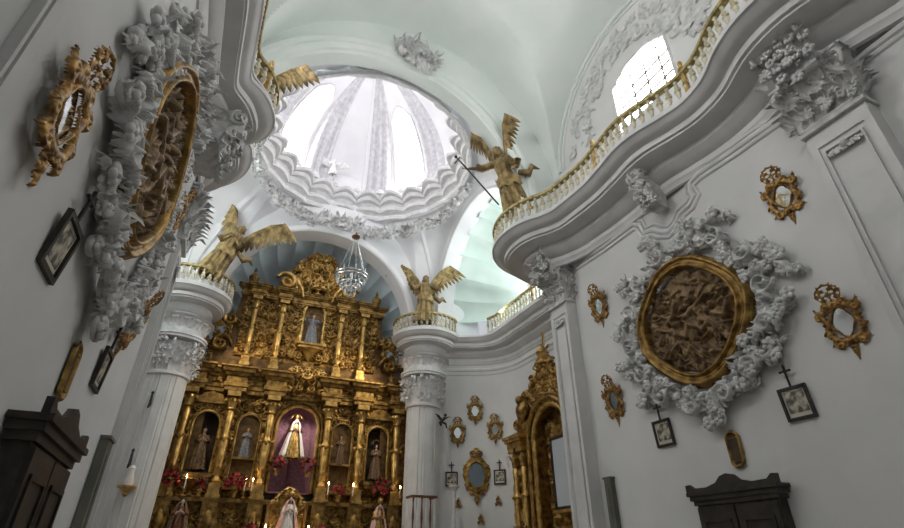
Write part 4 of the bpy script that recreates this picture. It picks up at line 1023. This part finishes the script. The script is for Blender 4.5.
# shells along the ring
mb = MB()
rows = []
for a in np.linspace(0, PI, 19):
    rows.append([(.13 * k * math.cos(a), -.03 * math.sin(k * PI) - .015 * abs(math.sin(a * 6)), (.16 * k * math.sin(a))) for k in np.linspace(0.05, 1, 6)])
mb.grid(rows); mb.ell((0, -.02, .02), .035, 8, 6)
sh = None
for k in range(22):
    a = 2 * PI * (k + .0) / 22; loc = (CX + 2.34 * math.cos(a), CY + 2.34 * math.sin(a), 11.17)
    if sh is None: sh = mb.build('shell_finial', 'stuccow', None, loc, (0, 0, a - PI / 2), solid=.02); tag(sh, 'small white scallop shell standing on the ring of the dome', 'shell', 'shells on the dome ring'); sh['kind'] = 'thing'
    else: c = sh.copy(); COL.objects.link(c); c.location = loc; c.rotation_euler = (0, 0, a - PI / 2)
# stucco leaf work on the pendentives and arch
def froth_patch(label, loc, rot, w, h, pts, r, hh, m='stuccow', seed=1, res=.018, cat='stucco', dens=1., leaves=30):
    t = thing('stucco_ornament', label, cat, loc, rot=rot); R = Relief(w, h, res); R.froth(pts, r, hh, seed, dens); R.build('relief', m, t, sharp=0) if False else R.build('relief', m, t)
    mb = MB(); rr = random.Random(seed)
    for k in range(leaves):
        x, z = rr.choice(pts); mb.leaf((x + rr.uniform(-r, r) * .6, -hh * .4, z + rr.uniform(-r, r) * .6), (rr.uniform(-1, 1), -1, rr.uniform(-1, 1)), (rr.uniform(-1, 1), -.2, rr.uniform(-1, 1)), r * 1.4, r * .9, .7)
    if leaves: mb.build('leaves', m, t, sharp=0)
    return t
froth_patch('plaster cartouche of leaves at the crown of the crossing arch', (2.25, 6.80, 10.95), (-.12, .2, 0), 1.5, 1.2, [(x, z) for x in np.linspace(-.42, .42, 7) for z in np.linspace(-.3, .3, 4) if abs(x) + abs(z) < .6], .14, .12, 'stucco', 5)
froth_patch('frothy grey plaster leaves at the top of the left wall under the cornice', (XL + .02, 4.55, 5.85), (0, 0, LW), 1.3, 1.0, [(x, z) for x in np.linspace(-.4, .4, 5) for z in (-.25, 0, .22)], .13, .26, 'stucco', 15, .015, leaves=40)
# band of leaves round the foot of the drum
for k, a in enumerate((60, 90, 120, 32, 148, 4, 176)):
    ar = math.radians(a); r = 2.68
    lab = ['clump of white plaster leaves under the dome ring over the altarpiece, %s' % q for q in ('right of the middle', 'in the middle', 'left of the middle', 'towards the right angel', 'towards the left angel')] + ['clump of white plaster leaves under the dome ring above the right transept', 'clump of white plaster leaves under the dome ring above the left transept']
    froth_patch(lab[k], (CX + r * math.cos(ar) * 1.0, min(CY + r * math.sin(ar), 12.27), 10.02), (-.3, 0, ar - PI / 2), 1.7, .9, [(x, z) for x in np.linspace(-.68, .68, 11) for z in (-.25, -.08, .1)], .115, .12, 'stucco', 40 + k, .018, dens=.7, leaves=60)
# ------------------------------------------------------------------ the gilded altarpiece
AX, AY = 1.82, 13.3
ret = thing('altarpiece', 'huge carved gilded altarpiece filling the chancel wall', 'altarpiece', (AX, AY, 0))
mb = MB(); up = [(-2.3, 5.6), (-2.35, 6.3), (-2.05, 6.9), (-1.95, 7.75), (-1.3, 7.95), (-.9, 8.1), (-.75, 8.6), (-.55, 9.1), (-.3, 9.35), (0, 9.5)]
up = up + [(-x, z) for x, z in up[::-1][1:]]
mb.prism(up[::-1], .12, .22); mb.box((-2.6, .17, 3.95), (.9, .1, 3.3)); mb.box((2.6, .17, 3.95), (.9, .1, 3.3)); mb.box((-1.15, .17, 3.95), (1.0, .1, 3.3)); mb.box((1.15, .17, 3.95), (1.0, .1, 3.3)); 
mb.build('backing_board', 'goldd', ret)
def carved(name, x, z, w, h, seed, m='gold', n=None, hh=.07, r=.11, y=.12, hole=None, masks=None, parent=ret, sym=True, res=.014):
    R = Relief(w, h, res); rr = random.Random(seed); n = n or int(w * h / (r * r) * .8)
    pts = [(rr.uniform(-w / 2, 0 if sym else w / 2), rr.uniform(-h / 2, h / 2)) for _ in range(n)]
    R.froth(pts, r, hh, seed, .5)
    for k in range(max(2, n // 6)): R.spiral(rr.uniform(-w / 2 + r, 0), rr.uniform(-h / 2 + r, h / 2 - r), r * 1.15, rr.random() * 6, 1.5, r * .22, hh * 1.3, rr.choice((-1, 1)))
    if sym: R.sym()
    R.H = np.maximum(R.H, .006)
    if hole is not None: hx, hz, ha, hb = hole; R.hole |= ((np.abs(R.X - hx) < ha) & (R.Z < hz) & (R.Z > hz - hb)) | (((R.X - hx) / ha) ** 2 + ((R.Z - hz) / ha) ** 2 < 1)
    return R.build(name, m, parent, (x, y, z), mask=masks(R) if masks else None)
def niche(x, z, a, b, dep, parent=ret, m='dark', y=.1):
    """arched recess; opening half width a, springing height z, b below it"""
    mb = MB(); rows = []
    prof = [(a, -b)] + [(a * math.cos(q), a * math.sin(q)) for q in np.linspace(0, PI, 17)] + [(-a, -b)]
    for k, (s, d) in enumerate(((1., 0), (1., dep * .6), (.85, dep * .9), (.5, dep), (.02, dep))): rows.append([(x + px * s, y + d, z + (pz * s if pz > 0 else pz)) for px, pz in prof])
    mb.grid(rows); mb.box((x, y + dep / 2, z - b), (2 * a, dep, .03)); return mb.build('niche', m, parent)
def moulded_arch(x, z, a, b, r=.04, name='niche_frame', parent=ret, y=.06, m='goldb'):
    mb = MB(); pts = [(x + a, y, z - b)] + [(x + a * math.cos(q), y, z + a * math.sin(q)) for q in np.linspace(0, PI, 17)] + [(x - a, y, z - b)]
    mb.tube(pts, r, 8); mb.tube([(p[0] + (p[0] - x) * r * 1.6 / a, p[1] + .02, z + (p[2] - z) * (1 + r * 1.6 / a) if p[2] > z else p[2]) for p in pts], r * .6, 6); return mb.build(name, m, parent)
# lower tier
carved('relief_panel', -1.15, 4.9, 1.0, 1.2, 3, hole=(0.0, -.52, .25, .6)); carved('relief_panel', 1.12, 4.9, 1.0, 1.2, 4, hole=(0, -.52, .25, .6))
carved('relief_panel', -1.15, 3.45, 1.0, 1.6, 5, hole=(0., .92, .25, 1.4)); carved('relief_panel', 1.12, 3.45, 1.0, 1.6, 6, hole=(0, .92, .25, 1.4))
for s in (-1, 1):
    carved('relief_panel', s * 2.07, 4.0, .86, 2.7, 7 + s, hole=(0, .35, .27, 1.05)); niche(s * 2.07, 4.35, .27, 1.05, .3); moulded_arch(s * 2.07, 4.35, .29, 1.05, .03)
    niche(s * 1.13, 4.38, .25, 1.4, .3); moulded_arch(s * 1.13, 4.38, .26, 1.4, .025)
    carved('relief_panel', s * 2.86, 4.0, .5, 2.7, 12 + s, n=26); carved('side_wing', s * 2.75, 6.3, .9, 1.3, 14, n=40, masks=lambda R, s=s: (R.Z < .55 - 1.1 * (s * R.X + .4) ** 2 * 1.2) & (R.H > .01), m='gold', hh=.12)
    g = MB(); g.prism([(s * 2.07 + px, pz) for px, pz in ((-.42, 4.86), (-.30, 4.92), (-.2, 5.02), (0, 5.08), (.2, 5.02), (.3, 4.92), (.42, 4.86), (.42, 4.80), (-.42, 4.80))][::-1], -.06, .1); g.build('pediment', 'gold', ret)
    g = MB(); g.box((s * 2.07, .0, 3.22), (.7, .26, .07)); g.box((s * 2.07, .02, 3.15), (.6, .2, .07)); g.lathe([(.02, -.2), (.08, -.14), (.12, -.04), (.16, 0)], (s * 2.07, 0, 3.12), 12); g.build('shelf', 'gold', ret)
    g = MB(); g.box((s * 1.13, .0, 2.98), (.62, .26, .07)); g.build('shelf', 'gold', ret); g = MB(); g.box((s * 1.13, .02, 3.62), (.5, .2, .05)); g.build('ledge', 'gold', ret)
# camarin
carved('relief_panel', 0, 4.3, 1.5, 1.9, 20, hole=(0, .12, .50, 1.2), n=60, y=.11)
niche(0, 4.45, .49, 1.5, .55, m='purple'); moulded_arch(0, 4.45, .51, 1.5, .045); moulded_arch(0, 4.45, .60, 1.5, .03, y=.02, m='gold')
def estipite(x, z0, z1, w, m='gold', mb_only=False):
    mb = MB(); H = z1 - z0
    mb.box((0, 0, .04), (w * 2, w * 2, .08)); mb.box((0, 0, H * .08), (w * 1.6, w * 1.6, H * .10))
    mb.lathe([(w * .5, H * .12), (w * .75, H * .15), (w * .5, H * .18), (w * .42, H * .20), (w * .72, H * .50), (w * .62, H * .52), (w * .8, H * .54), (w * .5, H * .57), (w * .46, H * .59), (w * .62, H * .78), (w * .5, H * .8), (w * .7, H * .82), (w * .55, H * .84), (w * .6, H * .93)], n=12)
    mb.box((0, 0, H * .97), (w * 2.0, w * 2., H * .05))
    for k in range(8):
        a = 2 * PI * k / 8; dx, dy = math.cos(a), math.sin(a); mb.leaf((dx * w * .5, dy * w * .5, H * .82), (dx, dy, 0), (0, 0, 1), H * .12, w * .6, .5); mb.leaf((dx * w * .5, dy * w * .5, H * .20), (dx, dy, 0), (0, 0, 1), H * .10, w * .45, .5)
    for s in (-1, 1):
        for zz in (.53, .9): mb.ell((s * w * .95, -w * .4, H * zz), w * .3, 8, 6)
    mb.ell((0, -w * .8, H * .53), (w * .35, w * .25, w * .5), 8, 6); mb.ell((0, -w * .7, H * .36), (w * .3, w * .15, H * .07), 8, 6)
    return mb
lc = estipite(0, 2.75, 5.1, .15); first = None
for x in (-2.55, -1.62, -.70, .70, 1.55, 2.52):
    if first is None: first = lc.build('column', ['goldb'], ret, (x, -.12, 2.75))
    else: c = first.copy(); COL.objects.link(c); c.parent = ret; c.location = (x, -.12, 2.75)
def entab(z, half, brk, prof, name, w=.22, dep=.22, parent=ret, y=0., m='gold'):
    pts = [(-half, y + .1), (-half, y)]
    for b in brk: pts += [(b - w, y), (b - w, y - dep), (b + w, y - dep), (b + w, y)]
    pts += [(half, y), (half, y + .1)]
    rows = []
    n = len(pts)
    for i, p in enumerate(pts):
        a, b = pts[max(0, i - 1)], pts[min(n - 1, i + 1)]; 
        d1 = (p[0] - a[0], p[1] - a[1]); d2 = (b[0] - p[0], b[1] - p[1]); L1 = math.hypot(*d1) or 1; L2 = math.hypot(*d2) or 1
        n1 = (d1[1] / L1, -d1[0] / L1); n2 = (d2[1] / L2, -d2[0] / L2)
        nx, ny = n1[0] + n2[0], n1[1] + n2[1]; nx = max(-1, min(1, nx)); ny = max(-1, min(1, ny))
        rows.append([(p[0] + nx * d, p[1] + ny * d, z + h) for d, h in prof])
    mb = MB(); mb.grid(rows); 
    mb.box((0, y + .12, z + prof[-1][1] / 2), (2 * half, .2, prof[-1][1]))
    return mb.build(name, m, parent, sharp=25)
EP = [(.0, 0), (.03, .02), (.03, .1), (.06, .12), (.06, .2), (.02, .22), (.02, .36), (.06, .38), (.08, .44), (.14, .46), (.16, .54), (.2, .56), (.2, .6), (0, .62)]
entab(5.08, 3.0, (-2.55, -1.62, -.70, .70, 1.55, 2.52), EP, 'entablature')
carved('frieze', 0, 5.36, 5.9, .22, 31, n=80, hh=.05, r=.06, y=-.02)
carved('central_crest', 0, 5.55, 1.5, .95, 33, n=60, hh=.14, r=.11, y=-.12, masks=lambda R: (R.Z < .46 - R.X ** 2 * .9) & (R.Z > -.42 + R.X ** 2 * .5) & (R.H > .02), m='goldb')
# upper tier
carved('relief_panel', 0, 7.0, 3.7, 1.9, 40, n=260, hole=(0, .55, .27, .95), hh=.09, r=.11, y=.12)
niche(0, 7.55, .27, .95, .35); moulded_arch(0, 7.55, .29, .95, .04); 
g = MB(); g.box((0, -.03, 6.57), (.78, .3, .06)); g.box((0, -.02, 6.5), (.66, .24, .08)); g.lathe([(.02, -.3), (.1, -.2), (.16, -.06), (.26, 0)], (0, .05, 6.46), 14); g.build('shelf', 'goldb', ret)
uc = estipite(0, 5.8, 7.75, .12); first = None
for x in (-1.55, -.85, .75, 1.4):
    if first is None: first = uc.build('column', ['goldb'], ret, (x, -.02, 5.78)); first.scale = (1, 1, 1)
    else: c = first.copy(); COL.objects.link(c); c.parent = ret; c.location = (x, -.02, 5.78)
entab(7.72, 1.95, (-1.55, -.85, .75, 1.4), [(d * .7, h * .5) for d, h in EP], 'entablature', .17, .14)
carved('crest', 0, 8.75, 2.0, 1.5, 50, n=150, hh=.16, r=.12, y=.1, masks=lambda R: (R.Z < .75 - 1.1 * R.X ** 2) & (R.H > .02), m='goldb')
for s in (-1, 1):
    g = Relief(.9, .8, .013); g.spiral(-.1, .05, .27, PI * .9, 1.4, .075, .16, -1); g.curve([(-.1, .3), (.15, .2), (.34, -.1), (.4, -.35)], [.08, .08, .06, .05], .14); g.rose(-.1, .05, .1, .18, 6)
    g.build('scroll', 'goldb', ret, (s * 1.15 - s * .35, -.02, 8.25), flip=s > 0)
    g = MB(); g.lathe([(.03, 0), (.09, .03), (.05, .1), (.12, .2), (.14, .3), (.07, .4), (.03, .44), (.05, .5), (.01, .6)], (s * 1.75, .1, 8.03), 12); g.build('urn', 'gold', ret)
    g = Relief(.9, 1.7, .014); g.froth([(-.25 + .1 * q, -.7 + .2 * q) for q in range(6)] + [(.0, -.6), (-.1, -.2), (.1, .3)], .12, .14, 61); g.spiral(-.05, -.45, .25, 0, 1.4, .06, .16); g.spiral(.05, .25, .2, 2, 1.3, .05, .15); g.build('side_wing', 'gold', ret, (s * 2.15, .08, 6.75), flip=s > 0)
    g = MB(); g.ell((s * 2.3, .05, 6.95), (.17, .08, .2), 14, 8); g.build('medallion', 'goldb', ret)
# predella
mb = MB(); mb.box((0, .1, 2.2), (6.0, .3, 1.1)); mb.box((0, -.08, 2.72), (6.1, .32, .08)); mb.box((0, -.1, 1.7), (6.1, .4, .1)); mb.build('predella', 'gold', ret)
carved('predella_relief', 0, 2.22, 5.9, .85, 70, n=240, hh=.08, r=.09, y=-.04)
for x in (-2.55, -1.62, -.70, .70, 1.55, 2.52):
    g = MB(); g.box((0, 0, .0), (.32, .2, .95)); g.ell((0, -.1, 0), (.1, .05, .28), 10, 6); g.build('pedestal', 'gold', ret, (x, -.14, 2.25))
# tabernacle with little gallery in front of the camarin
tb = thing('tabernacle', 'small gilded tabernacle crowned with scrolls under the central niche', 'tabernacle', (AX - .02, AY - .35, 2.0))
carved('front', 0, .55, .9, 1.1, 80, n=44, hh=.1, r=.08, y=0, parent=tb, m='goldb', masks=lambda R: (R.Z < .5 - 1.3 * np.abs(R.X) ** 1.5) & (R.H > 0))
mb = MB(); mb.box((0, .15, .35), (.8, .28, .7)); mb.build('cabinet_body', 'gold', tb)
for s in (-1, 1): g = MB(); g.lathe([(.04, 0), (.03, .1), (.05, .35), (.03, .5), (.05, .62), (.06, .7)], (s * .4, -.04, 0), 10); g.build('colonnette', 'goldb', tb)
at = thing('altar_table', 'altar table under the altarpiece mostly below the frame', 'altar', (AX, AY - 1.3, 0)); mb = MB(); mb.box((0, 0, .5), (3.0, .8, 1.0)); mb.build('base', 'wall', at); mb = MB(); mb.box((0, 0, 1.02), (3.1, .9, .05)); mb.build('top', 'whitec', at)
for s in (-1, 1): pd = thing('side_pedestal', 'stepped gilt gradine on the %s of the altar' % ('right' if s > 0 else 'left'), 'pedestal', (AX + s * 2.1, AY - .6, 0)); mb = MB(); mb.box((0, 0, .85), (.8, .4, 1.7)); mb.box((0, .0, 1.73), (.86, .44, .06)); mb.build('block', 'gold', pd)
cg = thing('altar_gradine', 'raised gilt step behind the altar table', 'pedestal', (AX, AY - .6, 0)); mb = MB(); mb.box((0, 0, .9), (1.9, .4, 1.8)); mb.build('block', 'gold', cg)

# statues and flowers
saint('robed saint statue in the left niche of the altarpiece', (AX - 2.07, AY + .12, 3.33), 0, .95, 'bronze', vox=.04)
saint('small dark saint statue in the narrow niche left of the central niche', (AX - 1.13, AY + .14, 3.65), 0, .72, 'blue', vox=.04)
saint('small saint statue in the narrow niche right of the central niche', (AX + 1.13, AY + .14, 3.65), 0, .72, 'brownrobe', vox=.04)
saint('pale faced saint in a dark habit in the right niche of the altarpiece', (AX + 2.07, AY + .12, 3.33), 0, .9, 'brownrobe', vox=.04, halo=True)
saint('grey robed saint with raised arms in the upper arched niche', (AX, AY + .14, 6.62), 0, .95, 'blue', 'open', vox=.035)
saint('crowned figure in a white mantle in the rose coloured central niche', (AX - .02, AY + .25, 3.72), 0, 1.0, 'goldb', 'pray', 'whitec', .30, True, True, vox=.03)
saint('figure in a wide pink satin mantle at the foot of the altarpiece, centre', (AX + .0, AY - .58, 1.82), 0, 1.02, 'whitec', 'pray', 'pink', .30, True, True, vox=.03)
saint('figure in a pale orange mantle at the foot of the altarpiece, right', (AX + 2.05, AY - .6, 1.77), 0, 1.0, 'goldb', 'pray', 'pink', .28, False, True, vox=.03)
saint('figure in an orange robe low on the left of the altarpiece', (AX - 2.15, AY - .6, 1.77), 0, .95, 'brown', 'pray', 'brownrobe', .28, False, False, vox=.04)
def bouquet(label, loc, s=.2, seed=0, n=26, white=False):
    t = thing('flower_bouquet', label, 'flowers', loc); R = random.Random(seed)
    v = MB(); v.lathe([(.03, 0), (.05, .02), (.045, .06), (.07, .12), (.06, .14)], n=12); v.build('vase', 'goldb', t)
    l = MB(); f = MB()
    for k in range(n):
        d = Vector((R.uniform(-1, 1), R.uniform(-1, .6), R.uniform(-.2, 1))).normalized(); c = Vector((0, 0, .14 + s * .6)) + d * s * R.uniform(.5, 1)
        l.leaf(tuple(c * .9 + Vector((0, 0, .02))), tuple(d), (R.uniform(-1, 1), R.uniform(-1, 1), .3), s * .6, s * .28, .6)
        for q in range(5): a = 2 * PI * q / 5; u = d.orthogonal().normalized(); w = d.cross(u); f.leaf(tuple(c), tuple(d), tuple(u * math.cos(a) + w * math.sin(a)), s * .34, s * .22, .5)
    l.build('foliage', 'leaf', t, sharp=0); f.build('blossoms', 'whitec' if white else 'red', t, sharp=0); return t
fl = [('red flowers left of the crowned figure in the central niche', -.36, .0, 3.3, .2), ('red flowers right of the crowned figure in the central niche', .36, .0, 3.3, .2), ('red flowers on the ledge at the far left of the altarpiece', -2.5, -.3, 2.76, .24), ('red flowers on the ledge left of the second gilt column', -1.9, -.3, 2.76, .15), ('large red bouquet on the ledge between second and third gilt columns', -1.2, -.35, 2.76, .24),
      ('red bouquet on the ledge right of the tabernacle', 1.1, -.32, 2.76, .16), ('large red bouquet on the ledge at the right end of the altarpiece', 2.15, -.3, 2.76, .26), ('low red flowers beside the pink mantle, left', -.75, -.6, 1.82, .2), ('low red flowers beside the pink mantle, right', .78, -.6, 1.82, .2), ('dark red flowers low on the left gradine', -1.8, -.6, 1.77, .17), ('dark red flowers low on the right gradine', 1.75, -.6, 1.77, .17)]
for k, (lab, x, y, z, s) in enumerate(fl): bouquet(lab, (AX + x, AY + y, z), s, k)
cn = None
for k, (x, y, z) in enumerate([(-.45, -.62, 1.82), (.45, -.62, 1.82), (-.2, -1.1, 1.05), (.25, -1.1, 1.05), (-1.0, -.3, 2.76), (-2.2, -.32, 2.76), (1.45, -.3, 2.76), (2.62, -.35, 2.76), (-.85, -.32, 2.76), (.85, -.32, 2.76)]):
    lab = ['lit candle left of the pink mantle', 'lit candle right of the pink mantle', 'candle on the altar table, left of its middle', 'candle on the altar table, right of its middle', 'lit candle in front of the third gilt column', 'lit candle near the left ledge bouquet', 'lit candle beside the second gilt column from the right', 'lit candle at the far right of the ledge', 'lit candle just left of the tabernacle', 'lit candle just right of the tabernacle'][k]
    if cn is None:
        cn = thing('candle', lab, 'candle', (AX + x, AY + y, z), 0, 'lit candles on the altarpiece'); a = MB(); a.lathe([(.05, 0), (.05, .02), (.015, .04), (.02, .1), (.035, .13), (.03, .15)], n=10); a.build('candlestick', 'goldb', cn)
        a = MB(); a.lathe([(.014, .15), (.014, .36)], n=8); a.build('wax', 'candle', cn); a = MB(); a.lathe([(.002, .36), (.012, .385), (.008, .41), (.001, .435)], n=8); a.build('flame', 'flame', cn)
    else: dup(cn, (AX + x, AY + y, z), 0, lab)

# ------------------------------------------------------------------ gilded side altar in the right transept
SX, SY = 6.60, 9.35
sa = thing('side_altar', 'carved gilded side altar with an arched recess, partly behind the corner pilaster', 'altarpiece', (SX, SY, 0), RW)
# local x = -world y; facing -X world
R = Relief(3.3, 5.0, .018, 1.3); rr = random.Random(77)
def sal(z): return np.interp(z, [1.3, 4.0, 4.3, 4.7, 5.0, 5.3, 5.55, 5.85], [1.5, 1.5, 1.42, 1.15, .85, .45, .24, .06])
pts = []
for k in range(430):
    z = rr.uniform(1.4, 5.8); x = -rr.uniform(0, 1) * float(sal(z)); pts.append((x, z))
R.froth(pts, .12, .13, 78, .45)
for z in np.linspace(1.6, 5.5, 15): R.spiral(-float(sal(z)) + .1, z, .15, rr.random() * 6, 1.3, .04, .16, rr.choice((-1, 1)))
R.sym(); R.H = np.where(np.abs(R.X) < sal(R.Z), np.maximum(R.H, .03), R.H)
R.hole |= ((np.abs(R.X) < .66) & (R.Z < 3.9)) | ((R.X / .66) ** 2 + ((R.Z - 3.9) / .66) ** 2 < 1)
R.build('carved_front', 'gold', sa, (0, 0, 0))
mb = MB(); rows = []
prof = [(.66, 1.3)] + [(.66 * math.cos(q), 3.9 + .66 * math.sin(q)) for q in np.linspace(0, PI, 21)] + [(-.66, 1.3)]
mb.grid([[(x, y, z) for x, z in prof] for y in (.0, .27)]); mb.grid([[(x * s, .27, (z - 3.9) * s + 3.9 if z > 3.9 else z) for x, z in prof] for s in (1, .02)]); mb.build('recess', 'gold', sa); carved('recess_relief', 0, 3.1, 1.28, 2.9, 95, n=90, hh=.08, r=.1, y=.26, parent=sa, masks=lambda R: (R.Z < .8) | (R.X ** 2 + (R.Z - .8) ** 2 < .4))
moulded_arch(0, 3.9, .66, 2.6, .06, 'arch_moulding', sa, -.06); moulded_arch(0, 3.9, .8, 2.9, .05, 'arch_moulding', sa, -.12, 'gold')
mb = MB(); ent = [(-1.5, -.02), (-1.5, -.3), (-.85, -.3), (-.85, -.02)]
for s in (-1, 1): mb = MB(); mb.box((s * 1.18, -.17, 3.98), (.66, .34, .07)); mb.box((s * 1.18, -.19, 4.05), (.74, .38, .07)); mb.box((s * 1.18, -.15, 3.88), (.58, .3, .12)); mb.build('impost', 'goldb', sa)
for x in (-1.35, -1.0, 1.0, 1.35): e = estipite(0, 1.6, 3.85, .12); e.build('column', 'goldb', sa, (x, -.16, 1.6))
mb = MB(); mb.lathe([(.05, 0), (.12, .05), (.06, .15), (.14, .3), (.08, .42), (.02, .5)], (0, -.1, 5.45), 12); mb.build('finial', 'goldb', sa)
mb = MB(); mb.box((0, -.1, .7), (3.0, .6, 1.4)); mb.build('base', 'gold', sa)
for s in (-1, 1): mb = MB(); mb.ell((s * .85, -.2, 4.6), (.18, .14, .24), 12, 8, .1); mb.ell((s * .85, -.26, 4.84), .1, 10, 8); mb.leaf((s * .8, -.1, 4.6), (s, 0, .3), (s * .6, 0, 1), .5, .22, .4); mb.build('cherub', 'gold', sa)
gc = thing('glass_case', 'tall glazed case with a grey blue pane in the side altar recess', 'display case', (SX - .02, 9.02, 2.45), RW)
mb = MB()
for s in (-1, 1): mb.box((s * .36, .1, .70), (.05, .3, 1.4)); mb.box((0, .1, .03 if s < 0 else 1.37), (.77, .3, .06))
mb.build('frame', 'wood', gc); mb = MB(); mb.box((0, -.02, .7), (.69, .02, 1.3)); mb.build('pane', 'glass', gc); mb = MB(); mb.box((0, .2, .7), (.69, .02, 1.3)); mb.build('backing', 'blue', gc)
mb = MB(); mb.box((0, .1, -.03), (.8, .4, .06)); mb.build('shelf', 'goldb', gc)

# ------------------------------------------------------------------ hanging lamp under the dome
ch = thing('chandelier', 'round crystal and silver chandelier hanging on cords under the dome', 'chandelier', (1.97, 9.65, 6.80))
mb = MB()
for r, z in ((.36, .10), (.34, .04), (.24, -.1), (.13, -.2)): mb.tube([(r * math.cos(a), r * math.sin(a), z) for a in np.linspace(0, 2 * PI, 33)], .018, 6)
mb.lathe([(.01, -.32), (.05, -.28), (.03, -.2), (.02, 0), (.03, .1), (.02, .2)], n=10)
mb.build('hoops', 'silver', ch)
mb = MB(); drop = None
for (r, z, n) in ((.33, .06, 22), (.29, -.02, 20), (.22, -.14, 14), (.12, -.26, 9)):
    for k in range(n):
        a = 2 * PI * k / n
        if drop is None: d = MB(); d.lathe([(.003, .05), (.018, .02), (.014, -.01), (.002, -.045)], n=6); drop = d.build('crystal_drop', 'crystal', ch, (r * math.cos(a), r * math.sin(a), z - .01))
        else: c = drop.copy(); COL.objects.link(c); c.parent = ch; c.location = (r * math.cos(a), r * math.sin(a), z - .01)
mb.ell((0, 0, -.36), .05, 10, 8); mb.build('crystal_ball', 'crystal', ch)
mb = MB()
for k in range(8): a = 2 * PI * k / 8; mb.lathe([(.012, .1), (.035, .13), (.014, .15), (.012, .24)], (.33 * math.cos(a), .33 * math.sin(a), 0), 8)
mb.build('candle_cups', 'silver', ch)
mb = MB()
for k in range(6): a = 2 * PI * k / 6; mb.tube([(.32 * math.cos(a), .32 * math.sin(a), .1), (.02 * math.cos(a), .02 * math.sin(a), 1.12)], .006, 5)
mb.build('cords', 'silver', ch)
mb = MB(); mb.tube([(0, 0, 1.1), (0, 0, 6.9)], .006, 6); mb.build('chain', 'silver', ch)
mb = MB(); mb.lathe([(.02, 1.06), (.09, 1.1), (.1, 1.13), (.03, 1.18), (.02, 1.24)], n=12); mb.build('canopy', 'brown', ch)
# pulpit rail on the right column and the slim white stand
pu = thing('pulpit', 'small balustered pulpit with a brown handrail against the right altarpiece column', 'pulpit', (4.62, 11.95, 0))
mb = MB(); mb.box((0, -.18, 2.84), (.62, .09, .05)); 
for s in (-1, 1): mb.box((s * .29, .0, 2.84), (.05, .36, .048))
mb.build('handrail', 'brown', pu)
for k in range(6): mb = MB(); mb.lathe([(.022, 0), (.016, .1), (.03, .3), (.02, .45), (.015, .55), (.022, .7)], (-.26 + k * .104, -.18, 2.12), 8); mb.build('baluster', 'whitec' if k % 2 else 'brown', pu)
mb = MB(); mb.box((0, 0, 2.08), (.64, .42, .08)); mb.lathe([(.06, 1.5), (.12, 1.6), (.2, 1.8), (.29, 2.0), (.3, 2.05)], n=12); mb.lathe([(.06, 0), (.06, 1.5)], n=10); mb.build('platform', 'brown', pu)
st = thing('plant_stand', 'slim white stand with a flared top beside the right altarpiece column', 'stand', (5.45, 11.95, 0))
mb = MB(); mb.lathe([(.16, 0), (.16, .06), (.06, .1), (.035, .3), (.032, 2.7), (.04, 2.9), (.06, 3.0)], n=14); mb.build('shaft', 'stuccow', st); mb = MB(); mb.lathe([(.05, 3.0), (.11, 3.08), (.13, 3.1), (.13, 3.13)], n=14); mb.build('top', 'stuccow', st)
# ------------------------------------------------------------------ daylight, lamps, fill spots, camera
def area(name, loc, target, sx, sy, power, col=(1, 1, 1), spread=180):
    l = bpy.data.lights.new(name, 'AREA'); l.shape = 'RECTANGLE'; l.size = sx; l.size_y = sy; l.energy = power; l.color = col; l.spread = math.radians(spread)
    o = bpy.data.objects.new(name, l); COL.objects.link(o); o.location = loc
    d = Vector(target) - Vector(loc); o.rotation_euler = d.to_track_quat('-Z', 'Y').to_euler(); o.visible_camera = True
    return o
def spot(name, loc, target, power, col, ang, blend=.6, r=.15):
    l = bpy.data.lights.new(name, 'SPOT'); l.energy = power; l.color = col; l.spot_size = math.radians(ang); l.spot_blend = blend; l.shadow_soft_size = r
    o = bpy.data.objects.new(name, l); COL.objects.link(o); o.location = loc; d = Vector(target) - Vector(loc); o.rotation_euler = d.to_track_quat('-Z', 'Y').to_euler(); return o
spot('altar_lamp', (4.1, 11.6, 6.9), (1.6, 13.3, 4.2), 130, (1, .80, .52), 90)
spot('altar_lamp', (-.6, 11.6, 6.9), (2.0, 13.3, 4.6), 90, (1, .80, .52), 90)
spot('transept_fill', (6.3, 10.9, 7.4), (5.6, 9.8, 9.3), 80, (.96, 1, 1), 150)  # added fill spot to brighten the right transept, no fitting there
spot('transept_fill', (-2.6, 9.0, 7.4), (-1.9, 9.8, 9.3), 80, (.96, 1, 1), 150)  # matching added fill for the left transept
spot('niche_lamp', (AX, AY - .1, 4.8), (AX, AY + .3, 4.1), 16, (1, .86, .78), 120, r=.04)
W = bpy.data.worlds.new('world'); bpy.context.scene.world = W; W.use_nodes = True
W.node_tree.nodes['Background'].inputs[0].default_value = (.8, .85, .9, 1); W.node_tree.nodes['Background'].inputs[1].default_value = .4
cd = bpy.data.cameras.new('camera'); cam = bpy.data.objects.new('camera', cd); COL.objects.link(cam)
cd.sensor_fit = 'HORIZONTAL'; cd.sensor_width = 36; cd.lens = 36 * 506 / 904; cd.clip_start = .05; cd.clip_end = 100
cam.location = (0, 0, 1.6); p, az = math.radians(30.3), math.radians(24.3)
f = Vector((math.sin(az) * math.cos(p), math.cos(az) * math.cos(p), math.sin(p))); cam.rotation_euler = f.to_track_quat('-Z', 'Y').to_euler()
sc = bpy.context.scene; sc.camera = cam
sc.view_settings.view_transform = 'Standard'; sc.view_settings.look = 'None'; sc.view_settings.gamma = 1; sc.view_settings.use_curve_mapping = False; sc.view_settings.exposure = .75
sc.cycles.max_bounces = 8; sc.cycles.diffuse_bounces = 5; sc.cycles.use_denoising = True; sc.cycles.sample_clamp_indirect = 6
